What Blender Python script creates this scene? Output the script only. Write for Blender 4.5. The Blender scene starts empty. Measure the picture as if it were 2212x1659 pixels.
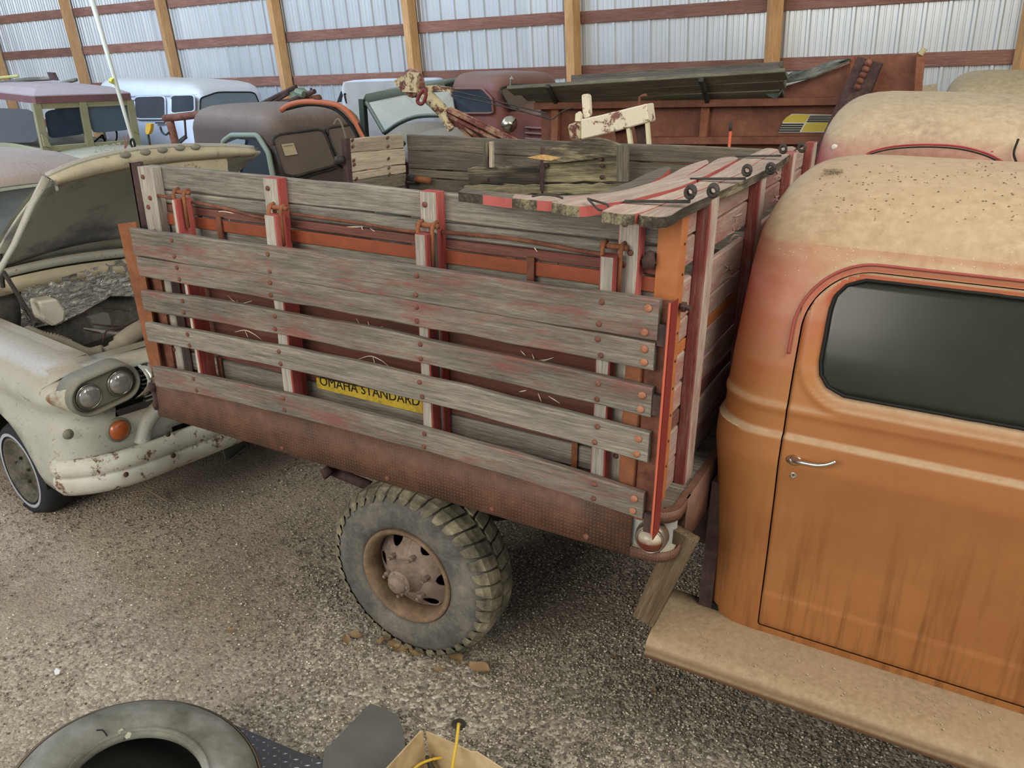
import bpy, bmesh, math, random
import numpy as np
from mathutils import Vector, Matrix, noise
from mathutils.bvhtree import BVHTree
random.seed(7); np.random.seed(7)
SC = bpy.context.scene; COL = SC.collection
PI = math.pi
# ---------------------------------------------------------------- camera
CX, CY, FOC, CAMH = 1106.0, 829.5, 1740.0, 2.3
MC = np.array([[0.87592357, 0.48244308, 0.00256561], [0.18508574, -0.33112116, -0.92525783], [-0.44553471, 0.81092999, -0.37933016]])
cd = bpy.data.cameras.new('camera'); cam = bpy.data.objects.new('camera', cd); COL.objects.link(cam)
cd.sensor_width = 36; cd.sensor_fit = 'HORIZONTAL'; cd.lens = FOC / 2212 * 36; cd.clip_start = .05; cd.clip_end = 200
r_, d_, f_ = MC[0], MC[1], MC[2]
cam.matrix_world = Matrix(((r_[0], -d_[0], -f_[0], 0), (r_[1], -d_[1], -f_[1], 0), (r_[2], -d_[2], -f_[2], CAMH), (0, 0, 0, 1)))
SC.camera = cam
# ---------------------------------------------------------------- light and exposure
SC.view_settings.view_transform = 'Standard'; SC.view_settings.look = 'None'
SC.view_settings.exposure = 0.1; SC.view_settings.gamma = 1; SC.view_settings.use_curve_mapping = False
def srgb(h, a=1):
    h = h.lstrip('#'); v = [int(h[i:i + 2], 16) / 255 for i in (0, 2, 4)]
    return tuple([(c / 12.92 if c <= .04045 else ((c + .055) / 1.055) ** 2.4) for c in v] + [a])
w = bpy.data.worlds.new('barn_air'); SC.world = w; w.use_nodes = True
bg = w.node_tree.nodes['Background']; bg.inputs[0].default_value = (0.87, 0.90, 0.93, 1); bg.inputs[1].default_value = 0.52
def area(name, loc, target, sx, sy, power, color):
    l = bpy.data.lights.new(name, 'AREA'); l.shape = 'RECTANGLE'; l.size = sx; l.size_y = sy; l.energy = power; l.color = color
    o = bpy.data.objects.new(name, l); COL.objects.link(o); o.location = loc
    o.rotation_euler = (Vector(target) - Vector(loc)).to_track_quat('-Z', 'Y').to_euler(); return o
area('open_door_light', (-3.5, -6.0, 4.6), (-1.5, 3.5, .8), 6, 3.5, 520, (1.0, .95, .86))
area('cool_fill_left', (-11, 3.0, 6.2), (-11, 8.5, 1.5), 6, 3, 900, (.52, .70, 1.0))  # added cool fill lamp, brightens and tints the left of the wall blue
area('warm_fill_right', (3.5, 1.5, 5.5), (0.5, 5.5, 1.2), 5, 3, 330, (1.0, .95, .86))  # added warm fill lamp to lift the right side
# ---------------------------------------------------------------- picture measurements -> points in the barn
def ray(x, y): return MC.T @ np.array([(x - CX) / FOC, (y - CY) / FOC, 1.0])
def onz(x, y, z):
    d = ray(x, y); return Vector(np.array([0, 0, CAMH]) + (z - CAMH) / d[2] * d)
def ony(x, y, Y):
    d = ray(x, y); return Vector(np.array([0, 0, CAMH]) + Y / d[1] * d)
def onx(x, y, X):
    d = ray(x, y); return Vector(np.array([0, 0, CAMH]) + X / d[0] * d)
def onp(x, y, p0, n):
    d = Vector(ray(x, y)); o = Vector((0, 0, CAMH)); return o + d * ((Vector(p0) - o).dot(Vector(n)) / d.dot(Vector(n)))
# ---------------------------------------------------------------- objects
WM = {}
def put(o, parent=None, mw=None, **kw):
    COL.objects.link(o); mw = mw or Matrix(); WM[o.name] = mw
    if parent is not None:
        o.parent = parent; o.matrix_local = WM[parent.name].inverted() @ mw
    else: o.matrix_local = mw
    for k, v in kw.items(): o[k] = v
    return o
def thing(name, label, cat, loc=(0, 0, 0), rotz=0, group=None):
    o = bpy.data.objects.new(name, None); o.empty_display_size = .1
    put(o, None, Matrix.Translation(loc) @ Matrix.Rotation(rotz, 4, 'Z'), label=label, category=cat)
    if group: o['group'] = group
    return o
def tag(o, label, cat, group=None):
    o['label'] = label; o['category'] = cat
    if group: o['group'] = group
    return o
def empty(name, parent, loc=None):
    o = bpy.data.objects.new(name, None); o.empty_display_size = .05
    return put(o, parent, Matrix.Translation(loc) if loc is not None else WM[parent.name].copy())
def hit(o, x, y):
    me = o.data; mw = WM[o.name]; t = PLK.get(o.name) or BVHTree.FromPolygons([mw @ v.co for v in me.vertices], [tuple(p.vertices) for p in me.polygons]); PLK[o.name] = t
    r = t.ray_cast(Vector((0, 0, CAMH)), Vector(ray(x, y)).normalized()); return r[0], r[1]
PLK = {}
class MB:
    def __init__(s): s.v = []; s.f = []; s.m = []
    def add(s, vs, fs, mi=0):
        n = len(s.v); s.v += [tuple(v) for v in vs]; s.f += [[i + n for i in f] for f in fs]; s.m += [mi] * len(fs); return s
    def box(s, lo, hi, mi=0):
        x0, y0, z0 = lo; x1, y1, z1 = hi
        return s.add([(x0, y0, z0), (x1, y0, z0), (x1, y1, z0), (x0, y1, z0), (x0, y0, z1), (x1, y0, z1), (x1, y1, z1), (x0, y1, z1)],
                     [(0, 3, 2, 1), (4, 5, 6, 7), (0, 1, 5, 4), (1, 2, 6, 5), (2, 3, 7, 6), (3, 0, 4, 7)], mi)
    def bar(s, a, b, wd, w, t, mi=0):
        """box from a to b, w wide along wd, t thick across it"""
        a = Vector(a); b = Vector(b); X = (b - a).normalized(); W = Vector(wd); W = (W - X * W.dot(X)).normalized(); N = X.cross(W)
        v = [];
        for p in (a, b):
            for sw, sn in ((-1, -1), (1, -1), (1, 1), (-1, 1)): v.append(p + W * sw * w / 2 + N * sn * t / 2)
        return s.add(v, [(0, 1, 2, 3), (7, 6, 5, 4), (0, 4, 5, 1), (1, 5, 6, 2), (2, 6, 7, 3), (3, 7, 4, 0)], mi)
    def tube(s, pts, r, n=8, mi=0, caps=True):
        pts = [Vector(p) for p in pts]; rr = r if isinstance(r, (list, tuple)) else [r] * len(pts)
        up = None; rings = []; vs = []
        for i, p in enumerate(pts):
            d = (pts[min(i + 1, len(pts) - 1)] - pts[max(i - 1, 0)]).normalized()
            if up is None: up = d.orthogonal().normalized()
            up = (up - d * up.dot(d)).normalized(); q = d.cross(up)
            vs += [p + (up * math.cos(2 * PI * k / n) + q * math.sin(2 * PI * k / n)) * rr[i] for k in range(n)]
        fs = []
        for i in range(len(pts) - 1):
            for k in range(n): fs.append((i * n + k, i * n + (k + 1) % n, (i + 1) * n + (k + 1) % n, (i + 1) * n + k))
        if caps: fs.append(tuple(range(n - 1, -1, -1))); fs.append(tuple((len(pts) - 1) * n + k for k in range(n)))
        return s.add(vs, fs, mi)
    def lathe(s, prof, o=(0, 0, 0), ax=(0, 1, 0), n=32, mi=0, sx=1.0):
        """prof: list of (radius, along axis)"""
        A = Vector(ax).normalized(); U = A.orthogonal().normalized() if abs(A.z) > .9 else Vector((0, 0, 1)); U = (U - A * U.dot(A)).normalized(); Q = A.cross(U); o = Vector(o)
        vs = [o + A * h + (U * math.cos(2 * PI * k / n) + Q * math.sin(2 * PI * k / n) * sx) * r for r, h in prof for k in range(n)]
        fs = [(i * n + k, i * n + (k + 1) % n, (i + 1) * n + (k + 1) % n, (i + 1) * n + k) for i in range(len(prof) - 1) for k in range(n)]
        return s.add(vs, fs, mi)
    def prism(s, pts, n, mi=0):
        """closed polygon (3D points) extruded by vector n"""
        n = Vector(n); k = len(pts); vs = [Vector(p) for p in pts] + [Vector(p) + n for p in pts]
        return s.add(vs, [tuple(range(k - 1, -1, -1)), tuple(range(k, 2 * k))] + [(i, (i + 1) % k, k + (i + 1) % k, k + i) for i in range(k)], mi)
    def grid(s, rows, mi=0, closed=False):
        n = len(rows[0]); vs = [p for r in rows for p in r]; fs = []
        for i in range(len(rows) - 1):
            for k in range(n if closed else n - 1): fs.append((i * n + k, i * n + (k + 1) % n, (i + 1) * n + (k + 1) % n, (i + 1) * n + k))
        return s.add(vs, fs, mi)
    def obj(s, name, mats, parent=None, mw=None, smooth=False, thick=0, bevel=0, sub=0, merge=0, origin=None, kind=None, angle=None):
        me = bpy.data.meshes.new(name)
        if origin is not None: mw = Matrix.Translation(origin)
        vs = s.v
        if mw is not None:
            im = mw.inverted(); vs = [im @ Vector(v) for v in vs]
        me.from_pydata([tuple(v) for v in vs], [], s.f)
        for m in (mats if isinstance(mats, (list, tuple)) else [mats]): me.materials.append(m)
        me.polygons.foreach_set('material_index', s.m)
        bm = bmesh.new(); bm.from_mesh(me)
        if merge: bmesh.ops.remove_doubles(bm, verts=bm.verts, dist=merge)
        bmesh.ops.recalc_face_normals(bm, faces=bm.faces)
        if bevel: bmesh.ops.bevel(bm, geom=[e for e in bm.edges if len(e.link_faces) == 2 and e.calc_face_angle(0) > .6], offset=bevel, segments=1, affect='EDGES', profile=.6)
        bm.to_mesh(me); bm.free()
        if smooth: me.polygons.foreach_set('use_smooth', [True] * len(me.polygons))
        if smooth and angle: me.set_sharp_from_angle(angle=angle)
        o = bpy.data.objects.new(name, me)
        if thick: md = o.modifiers.new('s', 'SOLIDIFY'); md.thickness = thick; md.offset = -1
        if sub: md = o.modifiers.new('u', 'SUBSURF'); md.levels = sub; md.render_levels = sub
        put(o, parent, mw if mw is not None else (WM[parent.name] if (parent is not None and False) else Matrix()))
        if kind: o['kind'] = kind
        return o
def smoothpath(pts, n=8):
    pts = [Vector(p) for p in pts]; P = [pts[0] * 2 - pts[1]] + pts + [pts[-1] * 2 - pts[-2]]; out = []
    for i in range(1, len(P) - 2):
        for k in range(n):
            t = k / n; a, b, c, d = P[i - 1], P[i], P[i + 1], P[i + 2]
            out.append(.5 * ((2 * b) + (c - a) * t + (2 * a - 5 * b + 4 * c - d) * t * t + (3 * b - a - 3 * c + d) * t ** 3))
    return out + [pts[-1]]
def plank(name, a, b, wd, w, t, mats, parent, w2=None, seed=None, rough=.0015, off=0, segs=6, bow=0.0, wbow=0.0):
    """a board from a to b; wd = direction of its width, thickness grows along X x W; local X runs with the grain"""
    a = Vector(a); b = Vector(b); X = (b - a); L = X.length; X = X / L; W = Vector(wd); W = (W - X * W.dot(X)).normalized(); N = X.cross(W)
    w2 = w if w2 is None else w2; rnd = random.Random(seed if seed is not None else random.random())
    c = min(.004, t * .2); vs = []; fs = []
    ws0, ws1 = rnd.uniform(0, 100), rnd.uniform(0, 100)
    for i in range(segs + 1):
        u = i / segs; ww = w + (w2 - w) * u; wv = wbow * 4 * u * (1 - u); e0 = rnd.uniform(-1, 1) * rough + wv; e1 = rnd.uniform(-1, 1) * rough + wv; bw = bow * 4 * u * (1 - u)
        x = u * L + (rnd.uniform(-1, 1) * .003 if i in (0, segs) else 0)
        h = t / 2; y0 = -ww / 2 + e0; y1 = ww / 2 + e1
        for (yy, zz) in ((y0 + c, -h), (y1 - c, -h), (y1, -h + c), (y1, h - c), (y1 - c, h), (y0 + c, h), (y0, h - c), (y0, -h + c)): vs.append((x, yy, zz + bw))
    for i in range(segs):
        for k in range(8): fs.append((i * 8 + k, i * 8 + (k + 1) % 8, (i + 1) * 8 + (k + 1) % 8, (i + 1) * 8 + k))
    fs.append(tuple(range(7, -1, -1))); fs.append(tuple(segs * 8 + k for k in range(8)))
    me = bpy.data.meshes.new(name); me.from_pydata(vs, [], fs)
    mats = mats if isinstance(mats, (list, tuple)) else [mats]
    for m in mats: me.materials.append(m)
    if len(mats) > 1:
        for p in me.polygons:
            if abs(p.normal.z) < .8: p.material_index = 1
    me.update()
    bm = bmesh.new(); bm.from_mesh(me); bmesh.ops.recalc_face_normals(bm, faces=bm.faces); bm.to_mesh(me); bm.free()
    o = bpy.data.objects.new(name, me)
    mw = Matrix((( X.x, W.x, N.x, a.x), (X.y, W.y, N.y, a.y), (X.z, W.z, N.z, a.z), (0, 0, 0, 1)))
    return put(o, parent, mw)
def bolts(pts, n, r, mat, parent, name='bolt'):
    n = Vector(n).normalized(); q = n.to_track_quat('Z', 'Y').to_matrix().to_4x4()
    me = PLK.get(('bolt', r, mat.name))
    if me is None:
        prof = [(r, 0), (r * .95, r * .25), (r * .7, r * .45), (r * .3, r * .55), (.0002, r * .57)]; k = 10
        vs = [(math.cos(2 * PI * j / k) * a, math.sin(2 * PI * j / k) * a, h) for a, h in prof for j in range(k)]
        fs = [(i * k + j, i * k + (j + 1) % k, (i + 1) * k + (j + 1) % k, (i + 1) * k + j) for i in range(len(prof) - 1) for j in range(k)]
        me = bpy.data.meshes.new('bolt'); me.from_pydata(vs, [], fs); me.materials.append(mat)
        me.polygons.foreach_set('use_smooth', [True] * len(me.polygons)); PLK[('bolt', r, mat.name)] = me
    for p in pts:
        put(bpy.data.objects.new(name, me), parent, Matrix.Translation(p) @ q)
def clip_patch(S, u0, u1, v0, v1, nu, nv, sdf):
    """surface patch keeping the cells where sdf < 0, boundary cells cut cleanly; returns verts, faces"""
    us = np.linspace(u0, u1, nu + 1); vs_ = np.linspace(v0, v1, nv + 1); D = [[sdf(u, v) for v in vs_] for u in us]; V = []; idx = {}; F_ = []
    def vid(key, u, v):
        if key not in idx: idx[key] = len(V); V.append(S(u, v))
        return idx[key]
    for i in range(nu):
        for j in range(nv):
            c = [(i, j), (i + 1, j), (i + 1, j + 1), (i, j + 1)]; d = [D[a][b] for a, b in c]
            if all(x >= 0 for x in d): continue
            poly = []
            for k in range(4):
                a, b = c[k], c[(k + 1) % 4]; da, db = d[k], d[(k + 1) % 4]
                if da < 0: poly.append(vid(a, us[a[0]], vs_[a[1]]))
                if (da < 0) != (db < 0):
                    t = da / (da - db); ua, va, ub, vb = us[a[0]], vs_[a[1]], us[b[0]], vs_[b[1]]
                    poly.append(vid((min(a, b), max(a, b)), ua + (ub - ua) * t, va + (vb - va) * t))
            if len(poly) >= 3: F_.append(tuple(poly))
    return V, F_
def rbox(x, y, x0, x1, y0, y1, r):
    cx_, cy_ = (x0 + x1) / 2, (y0 + y1) / 2; qx = abs(x - cx_) - ((x1 - x0) / 2 - r); qy = abs(y - cy_) - ((y1 - y0) / 2 - r)
    return math.hypot(max(qx, 0), max(qy, 0)) + min(max(qx, qy), 0) - r
# ---------------------------------------------------------------- materials
class NT:
    def __init__(s, name):
        s.m = bpy.data.materials.new(name); s.m.use_nodes = True; s.t = s.m.node_tree; s.n = s.t.nodes; s.b = s.n['Principled BSDF']; s.b.inputs['Specular IOR Level'].default_value = .3
    def node(s, ty, **kw):
        n = s.n.new(ty)
        for k, v in kw.items(): setattr(n, k, v)
        return n
    def link(s, a, b): s.t.links.new(a, b); return s
    def co(s, scale=(1, 1, 1), rnd=True, loc=None, kind='Object'):
        c = s.node('ShaderNodeTexCoord'); mp = s.node('ShaderNodeMapping'); mp.inputs['Scale'].default_value = scale
        s.link(c.outputs[kind], mp.inputs[0])
        if rnd:
            oi = s.node('ShaderNodeObjectInfo'); mu = s.node('ShaderNodeMath', operation='MULTIPLY'); mu.inputs[1].default_value = 61.7; s.link(oi.outputs['Random'], mu.inputs[0])
            cb = s.node('ShaderNodeCombineXYZ'); [s.link(mu.outputs[0], cb.inputs[i]) for i in range(3)]; s.link(cb.outputs[0], mp.inputs['Location'])
        return mp.outputs[0]
    def noise(s, vec, sc=1, det=4, rough=.6, dist=0):
        n = s.node('ShaderNodeTexNoise'); n.inputs['Scale'].default_value = sc; n.inputs['Detail'].default_value = det; n.inputs['Roughness'].default_value = rough; n.inputs['Distortion'].default_value = dist
        if vec is not None: s.link(vec, n.inputs[0])
        return n.outputs[0]
    def ramp(s, fac, stops, interp='LINEAR'):
        r = s.node('ShaderNodeValToRGB'); r.color_ramp.interpolation = interp; e = r.color_ramp.elements
        while len(e) < len(stops): e.new(.5)
        for i, (p, c) in enumerate(stops): e[i].position = p; e[i].color = srgb(c) if isinstance(c, str) else (c, c, c, 1)
        s.link(fac, r.inputs[0]); return r.outputs[0]
    def mix(s, fac, a, b, mode='MIX'):
        m = s.node('ShaderNodeMix', data_type='RGBA', blend_type=mode)
        for v, i in ((fac, 0), (a, 6), (b, 7)):
            if isinstance(v, str): m.inputs[i].default_value = srgb(v)
            elif isinstance(v, (int, float)): m.inputs[i].default_value = v if i == 0 else (v, v, v, 1)
            elif isinstance(v, tuple): m.inputs[i].default_value = v
            else: s.link(v, m.inputs[i])
        return m.outputs[2]
    def math(s, op, a, b=0, clamp=False):
        m = s.node('ShaderNodeMath', operation=op); m.use_clamp = clamp
        for v, i in ((a, 0), (b, 1)):
            if isinstance(v, (int, float)): m.inputs[i].default_value = v
            else: s.link(v, m.inputs[i])
        return m.outputs[0]
    def normz(s):
        g = s.node('ShaderNodeNewGeometry'); x = s.node('ShaderNodeSeparateXYZ'); s.link(g.outputs['Normal'], x.inputs[0]); return x.outputs[2]
    def pos(s):
        g = s.node('ShaderNodeNewGeometry'); x = s.node('ShaderNodeSeparateXYZ'); s.link(g.outputs['Position'], x.inputs[0]); return x.outputs
    def out(s, col=None, rough=.8, metal=0, bump=None, strength=.3, dist=.01):
        if col is not None:
            if isinstance(col, str): s.b.inputs['Base Color'].default_value = srgb(col)
            else: s.link(col, s.b.inputs['Base Color'])
        if isinstance(rough, (int, float)): s.b.inputs['Roughness'].default_value = rough
        else: s.link(rough, s.b.inputs['Roughness'])
        if isinstance(metal, (int, float)): s.b.inputs['Metallic'].default_value = metal
        else: s.link(metal, s.b.inputs['Metallic'])
        if bump is not None:
            bn = s.node('ShaderNodeBump'); bn.inputs['Strength'].default_value = strength; bn.inputs['Distance'].default_value = dist; s.link(bump, bn.inputs['Height']); s.link(bn.outputs[0], s.b.inputs['Normal'])
        return s.m
def t_mid(a, b):
    f = lambda h, i: int(h[1 + 2 * i:3 + 2 * i], 16)
    return '#' + ''.join('%02x' % int(f(a, i) * .4 + f(b, i) * .6) for i in range(3))
def wood(name, dark, mid, light, red=None, amt=.0, red2=None, blot=.5, rough=.85):
    """weathered board: grain along local X; red = remnants of paint"""
    t = NT(name); g = t.noise(t.co((4.5, 110, 110)), 1, 6, .72); fine = t.noise(t.co((22, 420, 420)), 1, 3, .75); bl = t.noise(t.co((2.2, 9, 9)), 1, 4, .6)
    a = t.math('ADD', t.math('MULTIPLY', g, .62), t.math('MULTIPLY', fine, .38)); a = t.math('ADD', a, t.math('MULTIPLY', t.math('SUBTRACT', bl, .5), blot))
    col = t.ramp(a, [(.30, dark), (.42, t_mid(dark, mid)), (.51, mid), (.66, light)])
    if red:
        mk = t.noise(t.co((3.5, 16, 16)), 1, 6, .75); mk = t.math('ADD', t.math('MULTIPLY', mk, .72), t.math('MULTIPLY', g, .28))
        lo = .72 - amt * .5; m = t.math('MULTIPLY', t.ramp(mk, [(max(lo - .09, 0), 0), (lo + .07, 1)]), .85)
        rc = t.mix(t.ramp(fine, [(.3, 0), (.75, 1)]), red, red2 or red)
        col = t.mix(m, col, rc)
    oi = t.node('ShaderNodeObjectInfo'); v = t.math('MULTIPLY_ADD', oi.outputs['Random'], .3); v.node.inputs[2].default_value = .85
    hs = t.node('ShaderNodeHueSaturation'); t.link(v, hs.inputs['Value']); t.link(col, hs.inputs['Color'])
    return t.out(hs.outputs[0], rough, 0, a, .55, .004)
def rust(name, a='#4a2c22', b='#6d4332', c='#8a5a44', sc=8, rough=.85, metal=.0, bump=.3):
    t = NT(name); n = t.noise(t.co((sc, sc, sc)), 1, 8, .7); n2 = t.noise(t.co((sc * 6,) * 3), 1, 4, .7)
    return t.out(t.ramp(t.math('ADD', t.math('MULTIPLY', n, .7), t.math('MULTIPLY', n2, .3)), [(.35, a), (.5, b), (.66, c)]), rough, metal, n2, bump, .004)
def plain(name, col, rough=.6, metal=0.0, var=.12, sc=6):
    t = NT(name); n = t.noise(t.co((sc,) * 3), 1, 5, .6); hs = t.node('ShaderNodeHueSaturation'); hs.inputs['Color'].default_value = srgb(col)
    t.link(t.math('MULTIPLY_ADD', n, var * 3), hs.inputs['Value']); hs.inputs['Value'].links[0].from_node.inputs[2].default_value = 1 - var * 1.5
    return t.out(hs.outputs[0], rough, metal)
def dusty(name, paint, dust, paint2=None, lo=.15, hi=.75, rough=.6, sc=2.5, amount=1.0, spots=None, extra=None):
    """painted sheet metal with dust that has settled on the faces looking up"""
    t = NT(name); n = t.noise(t.co((sc,) * 3, rnd=False), 1, 7, .65); n2 = t.noise(t.co((sc * 18,) * 3, rnd=False), 1, 4, .7)
    base = t.mix(t.ramp(n, [(.35, 0), (.65, 1)]), paint, paint2 or paint)
    if spots: base = t.mix(t.ramp(n2, [(.60, 0), (.68, 1)]), base, spots)
    if extra: base = extra(t, base, n, n2)
    nz = t.math('ADD', t.normz(), t.math('MULTIPLY', t.math('SUBTRACT', n, .5), .5))
    m = t.ramp(nz, [(lo, 0), (hi, amount)])
    m = t.math('MULTIPLY', m, t.math('MULTIPLY_ADD', n2, .35)); m.node.inputs[1].links and None
    col = t.mix(t.ramp(nz, [(lo, 0), (hi, amount)]), base, t.mix(t.ramp(n2, [(.30, 0), (.7, 1)]), t.mix(1.0, dust, t.mix(t.ramp(n, [(.35, 0), (.62, 1)]), '#c8c4bc', '#ece8df'), 'MULTIPLY'), dust))
    return t.out(col, rough, 0, n2, .08, .003)
M = {}
M['wood_grey'] = wood('wood_grey', '#43413a', '#79746a', '#9d9685', '#85483e', .10, '#7a4a40', blot=.35)
M['wood_grey_red'] = wood('wood_grey_red', '#47433c', '#7b7468', '#9f9685', '#8c463c', .30, '#7a4a42', blot=.35)
M['wood_outer'] = wood('wood_outer', '#4f4b43', '#857e71', '#aaa290', '#864e46', .16, '#7c5048', blot=.25)
M['wood_dark'] = wood('wood_dark', '#33302a', '#625c50', '#8b8474', blot=.6)
M['wood_brown'] = wood('wood_brown', '#4a312a', '#69463c', '#80594c', '#7a3a32', .3, '#6e3a33', blot=.3)
M['wood_inside'] = wood('wood_inside', '#403a32', '#655d50', '#857b6a', blot=.4)
M['wood_cream'] = wood('wood_cream', '#8a7b68', '#b5a68e', '#d2c6a8', blot=.35)
M['wood_stake'] = wood('wood_stake', '#7b756c', '#a29b8e', '#bfb8aa', '#8a4a40', .1, blot=.4)
M['wood_redpaint'] = wood('wood_redpaint', '#98786e', '#a0584f', '#a34a42', '#a0433c', .5, '#8f3a34', blot=.2)
M['wood_front'] = wood('wood_front', '#7d6c60', '#a08a7b', '#b8a896', '#97554c', .34, '#87483f', blot=.3)
M['wood_frontstake'] = wood('wood_frontstake', '#a59a8b', '#946357', '#864038', '#7c3831', .5, '#70302a', blot=.3)
M['wood_rot'] = wood('wood_rot', '#2a2620', '#4e473a', '#8d8366', blot=1.0)
M['wood_yellow'] = wood('wood_yellow', '#4a4435', '#8a8164', '#b5aa84', blot=.7)
M['wood_top'] = wood('wood_top', '#7b6a5e', '#a08c7d', '#bfae9c', '#a5675c', .18, blot=.3)
M['post_wood'] = wood('post_wood', '#8f6a42', '#b88c5c', '#d0a674', blot=.3)
M['girt_wood'] = wood('girt_wood', '#5f4236', '#80594a', '#96705e', blot=.35)
M['rust'] = rust('rust'); M['rust_dark'] = rust('rust_dark', '#2e221e', '#463430', '#5c4640')
M['rust_orange'] = rust('rust_orange', '#63402c', '#805034', '#986242')
M['bolt_rust'] = rust('bolt_rust', '#533529', '#6f4639', '#88604e', 30)
M['bolt_orange'] = rust('bolt_orange', '#804f3a', '#9b674e', '#b08466', 30)
M['orange_paint'] = rust('orange_paint', '#9a5a30', '#a9683c', '#b57446', 4, .6)
M['orange_strip'] = rust('orange_strip', '#744028', '#87472d', '#964c30', 4, .55)
M['orange_bright'] = plain('orange_bright', '#c06048', .5)
M['red_dark'] = plain('red_dark', '#7a2e28', .6)
M['black'] = plain('black', '#14130f', .7)
M['dark_metal'] = rust('dark_metal', '#24211e', '#38332d', '#4a443c', 12, .7)
M['chrome'] = plain('chrome', '#c8c2b4', .22, 1.0, .05)
M['cream_stripe'] = plain('cream_stripe', '#e6d8c0', .6)
# ================================================================ floor
def floor_mat():
    t = NT('gravel'); c = t.node('ShaderNodeTexCoord'); P = c.outputs['Object']
    v = t.node('ShaderNodeTexVoronoi'); v.inputs['Scale'].default_value = 75; t.link(P, v.inputs[0])
    v2 = t.node('ShaderNodeTexVoronoi'); v2.inputs['Scale'].default_value = 170; t.link(P, v2.inputs[0])
    big = t.noise(P, .9, 5, .6); med = t.noise(P, 4, 5, .6); px = t.pos()
    sp = t.node('ShaderNodeSeparateColor'); t.link(v.outputs['Color'], sp.inputs[0])
    stone = t.ramp(sp.outputs[0], [(0, '#6b6458'), (.4, '#887f70'), (.75, '#a39985'), (1, '#c9bfaa')])
    s2 = t.node('ShaderNodeSeparateColor'); t.link(v2.outputs['Color'], s2.inputs[0])
    fine = t.ramp(s2.outputs[1], [(0, '#8c7f6e'), (.5, '#a69784'), (1, '#b8aa95')])
    left = t.math('MULTIPLY_ADD', px[0], -.42); left.node.inputs[2].default_value = -.62
    k = t.math('ADD', left, t.math('MULTIPLY', t.math('SUBTRACT', med, .5), 1.6), True)
    col = t.mix(k, stone, fine)
    stain = t.ramp(big, [(.50, 0), (.62, 1)]); col = t.mix(t.math('MULTIPLY', stain, .5), col, '#7d6b5a')
    h = t.math('MULTIPLY', v.outputs['Distance'], -1)
    return t.out(col, .9, 0, t.math('ADD', h, t.math('MULTIPLY', v2.outputs['Distance'], -.4)), .5, .009)
M['gravel'] = floor_mat()
b = MB(); N = 60; rows = []
for j in range(N + 1):
    y = -1.5 + 13.5 * (j / N) ** 1.3; rows.append([(-17 + 22 * i / N, y, .012 * noise.noise(Vector((-17 + 22 * i / N, y, 0)) * .9)) for i in range(N + 1)])
b.grid(rows); fl = b.obj('floor', M['gravel'], smooth=True); fl['kind'] = 'structure'
def stones_mat():
    t = NT('stones'); g = t.node('ShaderNodeNewGeometry')
    col = t.ramp(g.outputs['Random Per Island'], [(0, '#554f46'), (.3, '#7c7466'), (.7, '#a0957f'), (.93, '#c3b9a2'), (1, '#e6dfca')])
    return t.out(col, .85)
def scatter(n, rs, lo, hi, dens):
    P = np.random.rand(int(n), 2) * (np.array(hi) - lo) + lo
    keep = np.array([dens(p[0], p[1]) for p in P]) > np.random.rand(len(P)); P = P[keep]; n = len(P)
    base = np.array([(1, 0, 0), (0, 1, 0), (-1, 0, 0), (0, -1, 0), (0, 0, 1), (0, 0, -1)], float)
    s = np.random.uniform(rs[0], rs[1], (n, 1, 1)) * np.random.uniform(.6, 1.3, (n, 6, 1)); s = s * np.array([1, 1, .62])
    an = np.random.rand(n) * 6.28; ca, sa = np.cos(an), np.sin(an); V = base[None] * s; tl = np.random.uniform(-.4, .4, (n, 1))
    x = V[..., 0] * ca[:, None] - V[..., 1] * sa[:, None]; y = V[..., 0] * sa[:, None] + V[..., 1] * ca[:, None]; z = V[..., 2] + x * tl
    V = np.stack([x + P[:, 0:1], y + P[:, 1:2], z + .005], -1).reshape(-1, 3)
    F = np.array([(0, 1, 4), (1, 2, 4), (2, 3, 4), (3, 0, 4), (1, 0, 5), (2, 1, 5), (3, 2, 5), (0, 3, 5)]); F = (F[None] + np.arange(n)[:, None, None] * 6).reshape(-1, 3)
    me = bpy.data.meshes.new('gravel_stones'); me.vertices.add(len(V)); me.vertices.foreach_set('co', V.ravel()); me.loops.add(F.size); me.polygons.add(len(F))
    me.loops.foreach_set('vertex_index', F.ravel()); me.polygons.foreach_set('loop_start', np.arange(len(F)) * 3); me.polygons.foreach_set('loop_total', np.full(len(F), 3)); me.update(calc_edges=True)
    me.materials.append(stones_mat()); o = bpy.data.objects.new('gravel_stones', me); put(o, fl); o['kind'] = 'stuff'
def dens(x, y):
    d = min(1, max(.28, (x + 2.9) / 1.4)); d *= .35 + .65 * (noise.noise(Vector((x * 2.2, y * 2.2, 3))) > -.12)
    return d
scatter(125000, (.0032, .0075), (-4.6, .7), (.9, 3.9), dens)
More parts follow.
